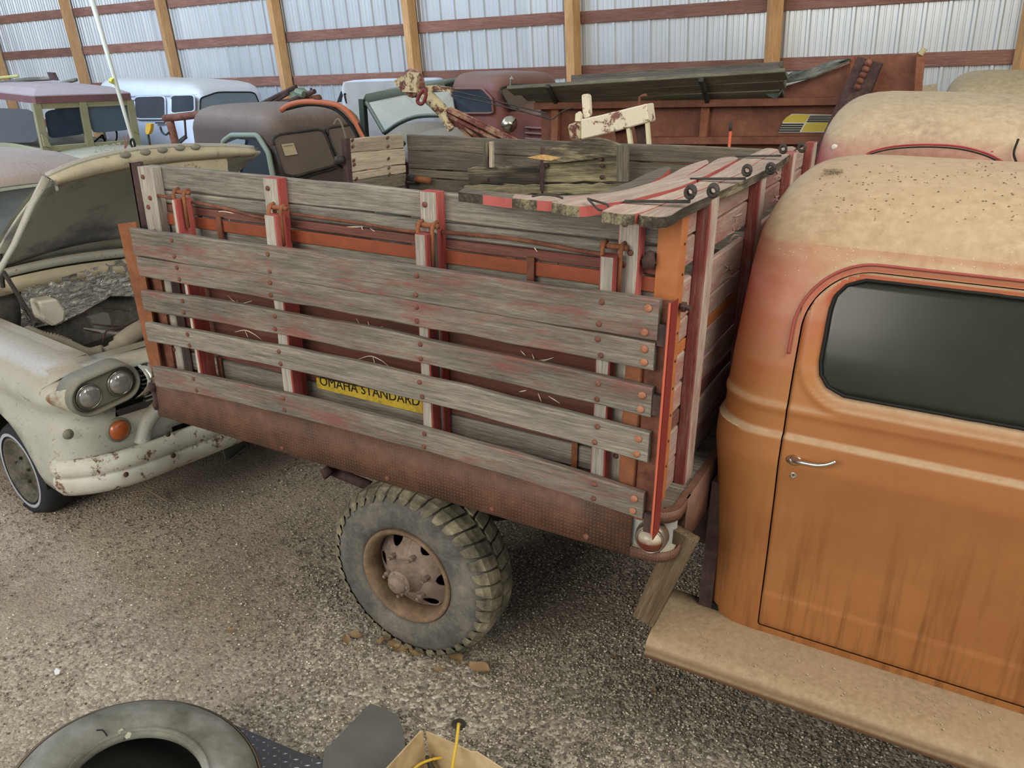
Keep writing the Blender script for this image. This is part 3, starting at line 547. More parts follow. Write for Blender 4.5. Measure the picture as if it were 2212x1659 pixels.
# ---- wheels
def rubber():
    t = NT('muddy_rubber'); n = t.noise(t.co((6,) * 3, rnd=False), 1, 7, .7); n2 = t.noise(t.co((60,) * 3, rnd=False), 1, 4, .7)
    return t.out(t.ramp(t.math('ADD', t.math('MULTIPLY', n, .75), t.math('MULTIPLY', n2, .25)), [(.30, '#403e38'), (.46, '#5c5952'), (.60, '#77726a'), (.72, '#94896d')]), .9, 0, n2, .3, .004)
M['rubber'] = rubber()
def mudlug():
    t = NT('muddy_lug'); n = t.noise(t.co((9,) * 3, rnd=False), 1, 6, .7); return t.out(t.ramp(n, [(.35, '#4c4a40'), (.5, '#716b58'), (.66, '#a2977a')]), .9, 0, n, .3, .01)
M['mudlug'] = mudlug()
def truck_wheel(cx_, y0, cz, R=.468, W=.24, s=1):
    wh = empty('wheel', truck, (cx_, y0 + s * W / 2, cz)); o = Vector((cx_, y0, cz)); ax = (0, s, 0)
    rr = lambda r: r * .915 if r < .232 else .212 + (r - .232) * .725
    LZ = lambda pr: [(rr(r), h) for r, h in pr]
    MB().lathe(LZ([(.222, .035), (.232, .014), (.26, .004), (.32, -.002), (.37, .004), (.41, .018), (.435, .04), (.447, .07), (.450, W - .07), (.437, W - .04), (.40, W - .01), (.32, W), (.232, W - .02), (.222, W - .04)]), o, ax, 72).obj('tire', M['rubber'], wh, smooth=True, origin=o)
    b = MB(); n = 40
    def pt(r, a, h):
        r = rr(r); return Vector((cx_ + math.sin(a) * r, y0 + s * h, cz + math.cos(a) * r))
    for i in range(n):
        a0 = 2 * PI * i / n; da = 2 * PI / n
        # shoulder lugs, both sides: wedge that runs from the sidewall over the crown
        for side_, sg_ in ((0, 1), (1, -1)):
            st = (0 if side_ == 0 else da / 2)
            hs = [(.395, .006, .40), (.434, .014, .66), (R - .006, .040, .76), (R, .07, .74), (R, .112, .66)]
            L_, R2 = [], []
            for k, (r, h, wf) in enumerate(hs):
                sh = .25 * da * k * .6; hh = h if side_ == 0 else W - h
                L_.append((pt(r, a0 + st + sh - da * wf / 2 * 1.15, hh), pt(r, a0 + st + sh + da * wf / 2 * 1.15, hh)))
                rb = r - (.012 if k else .004) - (.012 if k > 1 else 0)
                R2.append((pt(rb, a0 + st + sh - da * wf / 2 * 1.2, hh), pt(rb, a0 + st + sh + da * wf / 2 * 1.2, hh)))
            for k in range(len(hs) - 1):
                A, B_, A2, B2 = L_[k], L_[k + 1], R2[k], R2[k + 1]
                b.add([A[0], A[1], B_[1], B_[0]], [(0, 1, 2, 3)]); b.add([A[0], B_[0], B2[0], A2[0]], [(0, 1, 2, 3)]); b.add([A[1], A2[1], B2[1], B_[1]], [(0, 1, 2, 3)])
            b.add([L_[-1][0], L_[-1][1], R2[-1][1], R2[-1][0]], [(0, 1, 2, 3)])
    b.obj('tread_lug', M['mudlug'], wh, origin=o)['kind'] = 'stuff'
    rim = MB().lathe(LZ([(.196, .09), (.190, .055), (.194, .03), (.205, .012), (.215, .004), (.224, .004), (.229, .012), (.226, .03)]), o, ax, 56).obj('rim', rust('rim_rust', '#594636', '#77614b', '#8f785e', 9, .7), wh, smooth=True, origin=o)
    # disc with six hand holes
    PR_ = [.07, .095, .12, .155, .175, .196]; PH_ = [.022, .026, .038, .066, .080, .090]
    V, F_ = clip_patch(lambda a_, r_: pt(r_, a_, float(np.interp(r_, PR_, PH_))), 0, 2 * PI, .07, .196, 120, 16, lambda a_, r_: -min(math.hypot((((a_ / (PI / 3)) % 1) - .5) * PI / 3 * .164, (r_ - .163) * 1.1) - .034, 9))
    b = MB().add(V, F_); dustm = rust('disc_dust', '#5f5046', '#857264', '#9b8b7a', 7, .85); b.obj('wheel_disc', dustm, wh, smooth=True, thick=.006, origin=o)
    MB().lathe(LZ([(.20, .16), (.0005, .16)]), o, ax, 24).obj('brake_drum', M['black'], wh, origin=o)
    MB().lathe(LZ([(.0005, -.062), (.030, -.062), (.040, -.055), (.044, -.04), (.056, -.034), (.058, -.012), (.060, .0), (.075, .012), (.086, .030)]), o, ax, 28).obj('hub', dustm, wh, smooth=True, angle=.7, origin=o)
    for i in range(6):
        a = 2 * PI * (i + .3) / 6; p = pt(.105, a, .03); MB().lathe([(.012, 0), (.012, -.022), (.009, -.026), (.007, -.026), (.007, -.04), (.0005, -.042)], p, ax, 6).obj('lug_nut', dustm, wh, origin=p)
        p = pt(.044, a + .3, -.035); MB().lathe([(.007, .0), (.007, -.008), (.0005, -.009)], p, ax, 6).obj('hub_bolt', dustm, wh, origin=p)
truck_wheel(-1.648, 2.118, .383)
truck_wheel(-1.648, 3.78, .383, s=-1)
MB().tube([(-1.648, 2.3, .383), (-1.648, 3.6, .383)], .05, 10).lathe([(.0005, -.2), (.1, -.14), (.16, 0), (.1, .14), (.0005, .2)], (-1.648, 2.93, .383), (0, 1, 0), 16).obj('rear_axle', M['rust_dark'], truck, smooth=True)
# ================================================================ rounded cab
def sstep(a, b, x):
    t = min(max((x - a) / (b - a), 0), 1); return t * t * (3 - 2 * t)
cab = empty('cab', truck, (.2, 2.95, .53))
PZ = [.50, .54, .70, .85, 1.0, 1.166, 1.33, 1.4545, 1.60, 1.70, 1.756, 1.80, 1.84, 1.875, 1.905, 1.93, 1.95, 1.965, 1.978, 1.988, 1.995, 1.998]
PD = [.055, .050, .038, .028, .012, 0, .010, .027, .062, .094, .116, .138, .166, .200, .243, .295, .35, .41, .48, .56, .63, .67]
PX = [.012, .010, .008, .006, .003, 0, .004, .007, .012, .017, .021, .026, .033, .042, .053, .070, .09, .115, .15, .20, .27, .34]
PR = [.16, .16, .16, .16, .16, .16, .165, .17, .18, .175, .17, .17, .19, .22, .25, .28, .29, .27, .21, .12, .04, .01]
YS0, YS1, XR, XF_ = 2.272, 3.63, -.548, 1.05
def belt(z): # pressed lines around the waist
    return .006 * math.exp(-((z - 1.335) / .012) ** 2) + .012 * (sstep(1.262, 1.25, z)) * sstep(1.0, 1.2, z) * 1.0
def dy(z): return float(np.interp(z, PZ, PD)) - belt(z)
def dx_(z): return float(np.interp(z, PZ, PX)) - belt(z)
def ring(z, zz=None):
    d, e, r = dy(z), dx_(z), float(np.interp(z, PZ, PR)); y0, y1, x0, x1 = YS0 + d, YS1 - d, XR + e, XF_ - e * 2.5
    r = max(min(r, (y1 - y0) / 2 - .002), .003); pts = []
    k = 8
    for i in range(k + 1): a = PI / 2 * i / k; pts.append((x0 + r - r * math.sin(a), y0 + r - r * math.cos(a)))      # near rear corner, side -> rear
    for i in range(1, 12): pts.append((x0, y0 + r + (y1 - y0 - 2 * r) * i / 12))
    for i in range(k + 1): a = PI / 2 * i / k; pts.append((x0 + r - r * math.cos(a), y1 - r + r * math.sin(a)))
    for i in range(1, 12): pts.append((x0 + r + (x1 - x0 - 2 * r) * i / 12, y1))
    for i in range(k + 1): a = PI / 2 * i / k; pts.append((x1 - r + r * math.sin(a), y1 - r + r * math.cos(a)))
    for i in range(1, 12): pts.append((x1, y1 - r - (y1 - y0 - 2 * r) * i / 12))
    for i in range(k + 1): a = PI / 2 * i / k; pts.append((x1 - r + r * math.cos(a), y0 + r - r * math.sin(a)))
    return [(x, y, z) for x, y in pts]
def cab_paint():
    def ex(t, base, n, n2):
        p = t.pos(); z = p[2]
        # red primer showing around the upper corner, stains running down the door
        r = t.math('MULTIPLY', t.ramp(t.math('ADD', z, t.math('MULTIPLY', t.math('SUBTRACT', n, .5), .45)), [(.0, 0), (1, 0)]), 1)
        zr = t.node('ShaderNodeMapRange'); zr.inputs[1].default_value = 1.38; zr.inputs[2].default_value = 1.72; t.link(t.math('ADD', z, t.math('MULTIPLY', t.math('SUBTRACT', n, .5), .5)), zr.inputs[0])
        xr = t.node('ShaderNodeMapRange'); xr.inputs[1].default_value = -.05; xr.inputs[2].default_value = -.42; t.link(p[0], xr.inputs[0])
        m = t.math('MULTIPLY', zr.outputs[0], t.math('MULTIPLY_ADD', xr.outputs[0], .6)); m.node.inputs[2].default_value = .3
        base = t.mix(t.math('MULTIPLY', m, .75, True), base, '#a3463c')
        st = t.noise(t.co((26, 3, 1.6), rnd=False), 1, 4, .65); zm = t.node('ShaderNodeMapRange'); zm.inputs[1].default_value = 1.15; zm.inputs[2].default_value = .66; t.link(z, zm.inputs[0])
        sm = t.math('MULTIPLY', t.ramp(st, [(.48, 0), (.66, 1)]), t.math('MULTIPLY', zm.outputs[0], .75)); base = t.mix(sm, base, '#714624')
        return base
    return dusty('cab_paint', '#a06c3c', '#b09b7c', '#935c34', .18, .62, .5, 1.7, .95, None, ex)
M['cab'] = cab_paint()
def side_S(x, z): return (x, YS0 + dy(z), z)
DX0, DX1, DZ0, DZ1 = -.331, .80, .535, 1.742
def door_sdf(x, z):
    d = rbox(x, z, DX0, DX1, DZ0 - .3, DZ1, .17); d2 = rbox(x, z, DX0, DX1, DZ0, DZ0 + .9, .012)
    return min(max(d, DZ0 - z), 9)
def win_sdf(x, z): return rbox(x, z, -.266, .66, 1.402 + .02 * max(x, -.2) * .0, 1.722, .085)
# body shell
b = MB(); zs = list(np.linspace(.50, 1.80, 131)) + PZ[12:-1]; zs_old = sorted(set([.50, .52, .54, .6, .7, .8, .9, 1.0, 1.1, 1.2, 1.235, 1.245, 1.252, 1.258, 1.264, 1.28, 1.315, 1.325, 1.335, 1.345, 1.36, 1.42, 1.48, 1.54, 1.6, 1.66, 1.7, 1.73, 1.756, 1.78, 1.80] + PZ[12:]))
low = [z for z in zs if z <= 1.8001]; rows = []
for z in low:
    r = ring(z); rows.append([(-.340, YS0 + dy(z), z)] + r + [(.84, YS0 + dy(z), z)])
b.grid(rows)
for z in [z for z in zs if z >= 1.80]: pass
hi = [z for z in zs if z >= 1.7999]; rows = []
for z in hi:
    r = ring(z); n0, n1 = r[0], r[-1]; rows.append(r + [tuple(Vector(n1).lerp(Vector(n0), i / 118)) for i in range(1, 118)])
b.grid(rows, closed=True); last = rows[-1]; cen = Vector((0, 0, 0))
for p in last: cen += Vector(p)
cen /= len(last); b.add([cen + Vector((0, 0, .001))] + list(last), [(0, i + 1, (i + 1) % len(last) + 1) for i in range(len(last))])
def gutter(x, z):
    d = door_sdf(x, z); return .006 * math.exp(-((d - .022) / .008) ** 2) * sstep(1.35, 1.6, z)
V, F_ = clip_patch(lambda x, z: (x, YS0 + dy(z) - gutter(x, z), z), -.340, .84, .50, 1.80, 118, 130, lambda x, z: -(door_sdf(x, z) - .0035))
b.add(V, F_)
shell_o = b.obj('body_shell', M['cab'], cab, smooth=True, merge=.0002, angle=.9)
# door skin
def door_off(x, z):
    w_ = win_sdf(x, z); o = .0
    o += .007 * math.exp(-((w_ - .045) / .007) ** 2); o -= .010 * sstep(.022, .002, w_)
    o -= .004 * sstep(.012, 0, -door_sdf(x, z)); o += .004 * sstep(.672, .668, z) * 1.0
    return o
V, F_ = clip_patch(lambda x, z: (x, YS0 + dy(z) - door_off(x, z), z), DX0 - .01, DX1 + .01, DZ0 - .005, DZ1 + .01, 128, 132, lambda x, z: max(door_sdf(x, z), -win_sdf(x, z)))
door = MB().add(V, F_).obj('door', M['cab'], cab, smooth=True, thick=.012, origin=(-.3, 2.3, .6))
b = MB(); b.grid([[(x, YS0 + dy(z) + .02, z) for x in np.linspace(DX0 - .03, DX1 + .03, 3)] for z in np.linspace(.5, 1.39, 12)]); b.obj('door_inner', M['black'], door)
def glass_mat(name, tint='#2c2f29', dust='#6a6a5c', amt=.35, alpha=.85, rough=.12):
    t = NT(name); n = t.noise(t.co((3,) * 3), 1, 6, .7); t.b.inputs['Alpha'].default_value = alpha; t.b.inputs['Specular IOR Level'].default_value = .3
    return t.out(t.mix(t.math('MULTIPLY', n, amt), tint, dust), rough)
M['glass'] = glass_mat('dusty_glass', '#1a1d17', '#4c4c3e', .5, .88, .18)
V, F_ = clip_patch(lambda x, z: (x, YS0 + dy(z) + .016, z), -.30, .70, 1.38, 1.74, 20, 8, lambda x, z: win_sdf(x, z) - .012); MB().add(V, F_).obj('door_glass', M['glass'], door, thick=.004, smooth=True)
rub = []
for i in range(80):
    a = 2 * PI * i / 80; dx2, dz2 = math.cos(a), math.sin(a); x, z = .197, 1.562; s = 0
    while win_sdf(x + dx2 * s, z + dz2 * s) < -.001 and s < 2: s += .002
    rub.append(side_S(x + dx2 * s, z + dz2 * s)); rub[-1] = (rub[-1][0], rub[-1][1] + .006, rub[-1][2])
MB().tube(rub + [rub[0]], .005, 6).obj('window_rubber', M['black'], door, smooth=True)
gp = []
for t_ in np.linspace(0, 1, 60):
    if t_ < .12: x, z = -.355, 1.50 + (1.565 - 1.50) * t_ / .12
    elif t_ < .45: a = PI - PI / 2 * (t_ - .12) / .33; x, z = -.161 + .194 * math.cos(a), 1.572 + .194 * math.sin(a)
    else: x, z = -.161 + 1.0 * (t_ - .45) / .55, 1.766
    gp.append((x, YS0 + dy(z) - .008, z))
MB().tube(gp, .0045, 6).obj('drip_rail', plain('drip_red', '#8f463c', .6), cab, smooth=True)
# handle and lock
h0 = ony(1728, 992, 2.268); b = MB()
hp = [ony(x, y, Y) for x, y, Y in ((1712, 988, 2.262), (1722, 996, 2.245), (1740, 1001, 2.235), (1765, 1005, 2.230), (1788, 1003, 2.230), (1805, 997, 2.232))]
b.tube(smoothpath(hp, 4), [.010] * 4 + [.010, .009, .0085, .008] + [.007] * 4 + [.0065] * 4 + [.006] * 4 + [.005], 10); b.lathe([(.017, .004), (.018, -.004), (.014, -.014), (.006, -.02), (.0005, -.021)], ony(1716, 992, 2.27), (0, 1, 0), 18, sx=1.5)
b.obj('door_handle', M['chrome'], door, smooth=True)
p = ony(1714, 1026, 2.268); MB().lathe([(.011, .006), (.0115, -.002), (.009, -.005), (.006, -.004), (.0005, -.003)], p, (0, 1, 0), 18).obj('door_lock', M['chrome'], door, smooth=True)
MB().box((p.x - .001, p.y - .0045, p.z - .004), (p.x + .001, p.y - .003, p.z + .004)).obj('keyhole', M['black'], door)
# crumbs of dirt on the roof and the running board
b = MB(); rd = random.Random(5)
for i in range(150):
    x, y = rd.uniform(1760, 2205), rd.uniform(352, 480) if i % 3 else rd.uniform(352, 400); p, n_ = hit(shell_o, x, y)
    if p is None: continue
    s_ = rd.uniform(.0015, .004); b.add([p + Vector((s_, 0, .001)), p + Vector((0, s_ * 1.6, .001)), p + Vector((-s_, 0, .001)), p + Vector((0, -s_, .001)), p + n_ * s_ * .8], [(0, 1, 4), (1, 2, 4), (2, 3, 4), (3, 0, 4)])
b.obj('dirt_crumb', plain('dirt_brown', '#5d4732', .9), cab)['kind'] = 'stuff'
b = MB()
for i in range(60):
    x, y = rd.uniform(1680, 2200), rd.uniform(535, 600) ; p, n_ = hit(shell_o, x, y)
    if p is None: continue
    s_ = rd.uniform(.001, .0022); b.add([p + Vector((s_, 0, .001)), p + Vector((0, s_, .002)), p + Vector((-s_, 0, .001)), p + n_ * s_], [(0, 1, 3), (1, 2, 3), (2, 0, 3)])
b.obj('pale_speck', M['cream_stripe'], cab)['kind'] = 'stuff'
# inside
MB().box((-.50, 2.36, .50), (.95, 3.54, .53)).obj('cab_floor', M['black'], cab)
b = MB(); b.box((-.45, 2.42, .80), (.05, 3.48, .98)); b.box((-.50, 2.42, .95), (-.36, 3.48, 1.45)); b.obj('seat', plain('seat_vinyl', '#2c2620', .6), cab, bevel=.03)
b = MB(); o = Vector((.36, 2.72, 1.42)); ax = Vector((-.75, 0, .66)).normalized(); U = Vector((0, 1, 0)); Q = ax.cross(U)
b.tube([o + (U * math.cos(a) + Q * math.sin(a)) * .21 for a in np.linspace(0, 2 * PI, 33)], .012, 8); b.tube([o - U * .2, o + U * .2], .01, 6); b.tube([o, o - ax * .5], .018, 6); b.obj('steering_wheel', M['black'], cab, smooth=True)
# door mirror arm seen through the window edge is left to the wheel; small nest on the roof
# running board
RB = empty('running_board', truck, (0, 2.2, .50))
b = MB(); zt = .505; pf = [(2.40, zt + .005), (2.34, zt), (2.16, zt - .001), (2.125, zt - .006), (2.108, zt - .016), (2.100, zt - .030), (2.098, zt - .040), (2.106, zt - .046), (2.100, zt - .054), (2.098, zt - .066), (2.106, zt - .078), (2.13, zt - .082)]
xs = [-.652, -.645] + list(np.linspace(-.60, 1.1, 24))
rows = []
for i, x in enumerate(xs):
    k = .9 if i == 0 else 1; rows.append([(x, 2.40 + (y - 2.40) * k if i == 0 else y, z - (.006 if i == 0 else 0)) for y, z in pf])
b.grid(rows); b.obj('board', dusty('running_board_dust', '#6b4c33', '#a08b6e', '#5f4632', .0, .6, .85, 3, .95), RB, smooth=True, thick=.006, angle=.8)
b = MB()
for i in range(70):
    p = Vector((rd.uniform(-.5, .7), rd.uniform(2.13, 2.30), .5065)); s_ = rd.uniform(.002, .005); b.add([p + Vector((s_, 0, 0)), p + Vector((0, s_, 0)), p + Vector((-s_, 0, 0)), p + Vector((0, -s_, 0)), p + Vector((0, 0, s_))], [(0, 1, 4), (1, 2, 4), (2, 3, 4), (3, 0, 4)])
b.obj('grit', plain('grit_tan', '#a58f70', .9), RB)['kind'] = 'stuff'
MB().box((-.64, 2.13, .42), (1.0, 2.38, .495)).obj('board_frame', M['rust_dark'], RB)
# tank / dark frame parts under the cab
MB().box((-.52, 2.42, .34), (1.0, 3.5, .50)).obj('chassis', M['black'], truck)
b = MB()
for x in (-.2,): b.box((-.545, 2.36, .45), (-.50, 3.5, 1.0))
b.obj('rear_apron', M['rust_dark'], cab)
# ---------------------------------------------------------------- straw and crumbs on the cab roof and board
nest = MB(); NP = hit(shell_o, 1798, 374)[0] or onz(1798, 372, 1.93)
for i in range(26):
    a = random.uniform(0, PI); p = NP + Vector((random.uniform(-.02, .02), random.uniform(-.02, .02), random.uniform(0, .012))); d = Vector((math.cos(a), math.sin(a), random.uniform(-.2, .3))) * .018; nest.tube([p - d, p + d], .0012, 4)
n_ = nest.obj('straw_tuft', plain('straw', '#8a7860', .9), None); tag(n_, 'small tuft of brown straw lying on the dusty roof of the orange cab', 'straw')
# ================================================================ things lying on and in the bed
# ---- rack of curved red-edged boards laid over the front of the bed
tr = thing('slat_gate', 'loose gate of curved boards with red edges laid across the front of the truck bed', 'gate', onz(1350, 400, 1.93))
M['board_edge'] = plain('board_edge', '#a8564e', .7, 0, .3, 12)
def curved_board(a, b, wa, wb, sag, par, mats, t=.022, tip=True, seed=0):
    a = Vector(a); b = Vector(b); X = (b - a); L = X.length; X = X / L; W = Vector((0, 0, 1)).cross(X).normalized(); n = 14; vs = []; fs = []; mi = []
    for i in range(n + 1):
        u = i / n; w_ = wa + (wb - wa) * u; z = -sag * 4 * u * (1 - u); tp = 1
        if tip and u > .86: tp = math.sqrt(max(0, 1 - ((u - .86) / .15) ** 2)) * .75 + .25
        w_ *= tp; bend = .015 * math.sin(u * PI)
        for s_, zz in ((-1, -t), (1, -t), (1, 0), (-1, 0)): vs.append((u * L, s_ * w_ / 2 + bend, zz + z))
    for i in range(n):
        for k in range(4): fs.append((i * 4 + k, i * 4 + (k + 1) % 4, (i + 1) * 4 + (k + 1) % 4, (i + 1) * 4 + k)); mi.append(0 if k in (0, 2) else 1)
    fs += [(3, 2, 1, 0), tuple(n * 4 + k for k in range(4))]; mi += [2, 0]
    me = bpy.data.meshes.new('board'); me.from_pydata(vs, [], fs); [me.materials.append(m) for m in mats]; me.polygons.foreach_set('material_index', mi)
    bm = bmesh.new(); bm.from_mesh(me); bmesh.ops.recalc_face_normals(bm, faces=bm.faces); bm.to_mesh(me); bm.free()
    Nn = X.cross(W); return put(bpy.data.objects.new('board', me), par, Matrix(((X.x, W.x, Nn.x, a.x), (X.y, W.y, Nn.y, a.y), (X.z, W.z, Nn.z, a.z), (0, 0, 0, 1))))
top = [M['wood_top'], M['board_edge'], M['wood_rot']]; plainb = [M['wood_top'], M['wood_rot'], M['wood_rot']]
def edge_board(up, lo, z, par, mats, t=.026, dz=0.0):
    A = smoothpath([onz(x, y, z) for x, y in up], 4); B_ = smoothpath([onz(x, y, z) for x, y in lo], 4); n = min(len(A), len(B_)); o = B_[0].copy(); vs = []; fs = []; mi = []
    X = (B_[-1] - B_[0]).normalized(); W = Vector((0, 0, 1)).cross(X).normalized(); Nn = X.cross(W); mw = Matrix(((X.x, W.x, Nn.x, o.x), (X.y, W.y, Nn.y, o.y), (X.z, W.z, Nn.z, o.z), (0, 0, 0, 1))); im = mw.inverted()
    for i in range(n):
        p, q = A[int(i * (len(A) - 1) / (n - 1))], B_[int(i * (len(B_) - 1) / (n - 1))]; u = i / (n - 1); d = Vector((0, 0, dz * u)); T = Vector((0, 0, -t))
        vs += [im @ (p + d), im @ (q + d), im @ (q + d + T), im @ (p + d + T)]
    for i in range(n - 1):
        for k in range(4): fs.append((i * 4 + k, i * 4 + (k + 1) % 4, (i + 1) * 4 + (k + 1) % 4, (i + 1) * 4 + k)); mi.append((2 if i < 4 else 1) if k == 1 else (0 if k != 3 else 1))
    fs += [(3, 2, 1, 0), tuple((n - 1) * 4 + k for k in range(4))]; mi += [2, 1]
    me = bpy.data.meshes.new('board'); me.from_pydata(vs, [], fs); [me.materials.append(m) for m in mats]; me.polygons.foreach_set('material_index', mi)
    bm = bmesh.new(); bm.from_mesh(me); bmesh.ops.recalc_face_normals(bm, faces=bm.faces); bm.to_mesh(me); bm.free()
    return put(bpy.data.objects.new('board', me), par, mw)
for up, lo, z, m in (
    (((1000, 407), (1045, 411), (1110, 418), (1200, 422), (1292, 417), (1321, 406), (1361, 392), (1397, 375), (1430, 362), (1447, 360)), ((990, 415), (1043, 421), (1108, 429), (1200, 431), (1296, 425), (1343, 414), (1397, 398), (1420, 386), (1433, 378), (1449, 363)), 1.940, [M['wood_inside'], M['board_edge'], M['wood_rot']]),
    (((1112, 419), (1160, 423), (1250, 423), (1340, 412), (1415, 392), (1451, 375), (1484, 358), (1523, 346), (1530, 348)), ((1106, 428), (1160, 433), (1210, 435), (1300, 431), (1380, 416), (1451, 397), (1487, 378), (1520, 358), (1531, 352)), 1.946, top),
    (((1200, 431), (1250, 432), (1340, 423), (1424, 402), (1469, 387), (1514, 365), (1551, 343), (1578, 339), (1592, 340)), ((1192, 437), (1252, 446), (1310, 439), (1361, 432), (1415, 418), (1469, 403), (1523, 380), (1580, 351), (1594, 343)), 1.952, top),
    (((1325, 443), (1400, 430), (1480, 405), (1550, 374), (1600, 345), (1650, 322), (1668, 320)), ((1300, 457), (1372, 462), (1450, 433), (1530, 403), (1600, 373), (1640, 347), (1682, 323)), 1.948, top),
    (((1376, 459), (1452, 431), (1540, 400), (1610, 368), (1650, 341), (1690, 319), (1712, 316)), ((1386, 466), (1440, 468), (1480, 447), (1560, 411), (1640, 374), (1690, 346), (1720, 320)), 1.946, plainb)):
    edge_board(up, lo, z, tr, m)
for (x, y, s, y2) in ((1490, 432, 1.0, 0), (1612, 383, .8, 0), (1690, 334, .7, 0)):
    p = onz(x, y, 1.965); par = empty('hinge', tr, p); ax = Vector((.25, .9, 0)).normalized()
    for k in (0, 1):
        c = p + ax * (.05 * k * (1.6 if s < 1 else 1)) + Vector((.03 * k, 0, .02)); b = MB()
        r = .017; U = Vector((1, -.2, 0)).normalized(); Q = Vector((0, 0, 1)); hw = Vector((-.2, .98, 0)) * .018
        rows = [[c - hw + (U * math.cos(t) + Q * math.sin(t)) * r for t in np.linspace(0, 2 * PI, 17)], [c + hw + (U * math.cos(t) + Q * math.sin(t)) * r for t in np.linspace(0, 2 * PI, 17)]]
        b.grid(rows); b.obj('hinge_eye', M['dark_metal'], par, thick=.009, smooth=True)
    plank('hinge_strap', p + Vector((-.16, -.03, -.012)), p + Vector((.0, 0, -.004)), (0, 1, 0), .012, .006, M['dark_metal'], par, w2=.022)
b = MB()
for pts in ([(1270, 429), (1280, 440), (1292, 452), (1300, 455)], [(1272, 430), (1290, 435), (1310, 441), (1314, 446)], [(1150, 424), (1175, 420), (1200, 423), (1215, 428)]):
    b.tube(smoothpath([onz(x, y, 1.965) for x, y in pts], 4), .003, 5)
b.obj('tie_wire', M['dark_metal'], tr)
# ---- rotten gate panel standing against the far side
og = thing('old_gate_panel', 'rotten cream and grey hinged gate panel standing inside the truck bed', 'gate', ony(1170, 412, 3.76)); F = YF(3.76)
for q, m in ((((1014, 363), (1168, 357), (1166, 396), (1008, 398)), 'wood_rot'), (((1004, 400), (1168, 398), (1168, 420), (1002, 420)), 'wood_yellow'), (((1172, 351), (1354, 341), (1352, 392), (1172, 395)), 'wood_yellow'), (((1172, 398), (1352, 396), (1350, 422), (1172, 420)), 'wood_yellow')):
    pq('board', F, *q, .03, M[m], og, (0, 1, 0), rough=.006, segs=10)
P = [F(x, y) for x, y in ((1173, 330), (1200, 318), (1240, 305), (1290, 296), (1320, 303), (1352, 316), (1349, 334), (1310, 337), (1262, 345), (1215, 350), (1176, 350))]
a = P[0]; o_ = MB().prism([p - Vector((0, .03, 0)) for p in P], (0, .035, 0)).obj('rotten_board', M['wood_rot'], og, origin=a)
pq('post', YF(3.72), (1334, 314), (1357, 314), (1355, 392), (1340, 385), .03, M['wood_brown'], og, (0, 1, 0)) if False else plank('post', ony(1345, 392, 3.73), ony(1346, 314, 3.73), (1, 0, 0), .055, .03, M['wood_inside'], og)
plank('post', ony(1052, 362, 3.74), ony(1053, 308, 3.74), (1, 0, 0), .03, .03, M['wood_rot'], og); plank('post', ony(1062, 360, 3.73), ony(1062, 306, 3.73), (1, 0, 0), .018, .03, M['wood_cream'], og)
plank('hinge_bar', ony(1171, 412, 3.735), ony(1172, 318, 3.735), (1, 0, 0), .022, .012, M['rust_dark'], og)
MB().prism([ony(x, y, 3.728) for x, y in ((1138, 340), (1168, 334), (1176, 334), (1212, 341), (1190, 347), (1168, 345))], (0, .006, 0)).obj('hinge_plate', rust('cream_rust', '#8a5a34', '#c49a62', '#dcc08c', 14), og)
bolts([ony(x, y, 3.742) for x, y in ((1050, 388), (1165, 362), (1165, 388), (1300, 358), (1300, 383), (1180, 358), (1297, 343))], (0, -1, 0), .012, M['rust_dark'], og)
# striped rod standing beyond the truck
rod = thing('marker_rod', 'thin orange rod with a grey tip standing behind the truck bed', 'rod', Vector((*ony(1579, 420, 4.05).xy, 0)))
MB().tube([Vector((*ony(1579, 420, 4.05).xy, 0)), ony(1578, 283, 4.05)], .007, 8).obj('shaft', plain('rod_orange', '#b8583c', .5), rod, smooth=True); MB().tube([ony(1578, 283, 4.05), ony(1578, 264, 4.05)], .008, 8).obj('tip', M['dark_metal'], rod, smooth=True)
# ================================================================ pale car with its hood up
TH = math.radians(-8); CF = Vector((math.cos(TH), math.sin(TH), 0)); CL = Vector((-math.sin(TH), math.cos(TH), 0)); CO = Vector((-3.38, 2.04, 0))
def L(u, v, w_): return CO + CF * u + CL * v + Vector((0, 0, w_))
def FU(u): return lambda x, y: onp(x, y, CO + CF * u, CF)
def SV(v): return lambda x, y: onp(x, y, CO + CL * v, CL)
car = thing('sedan', 'dusty pale green-white sedan with four round headlights and its hood open, left of the truck', 'car', L(-1, .7, 0))
M['carpaint'] = dusty('car_paint', '#b4b3a6', '#a89c88', '#a4a598', .25, .8, .45, 3, .8, '#7d7460')
M['carwhite'] = (lambda t: t.out(t.mix(t.ramp(t.noise(t.co((9, 9, 9), rnd=False), 1, 8, .8), [(.555, 0), (.60, 1)]), t.mix(t.ramp(t.noise(t.co((4, 4, 4), rnd=False), 1, 4), [(.4, 0), (.7, 1)]), '#c9c8bb', '#aaa793'), '#6b4a34'), .5))(NT('chipped_white'))
M['carcream'] = (lambda t: t.out(t.mix(t.ramp(t.noise(t.co((12, 12, 12), rnd=False), 1, 8, .8), [(.56, 0), (.63, 1)]), t.mix(t.ramp(t.noise(t.co((5, 5, 5), rnd=False), 1, 4), [(.4, 0), (.7, 1)]), '#b8ad90', '#a39882'), '#7c5c40'), .8))(NT('chipped_cream'))
M['under'] = (lambda t: t.out(t.mix(t.ramp(t.noise(t.co((2.2, 2.2, 2.2), rnd=False), 1, 6, .65), [(.50, 0), (.66, 1)]), '#b4b4a4', '#7c7c7e'), .8))(NT('hood_underside'))
VR, VL = -.13, 1.60
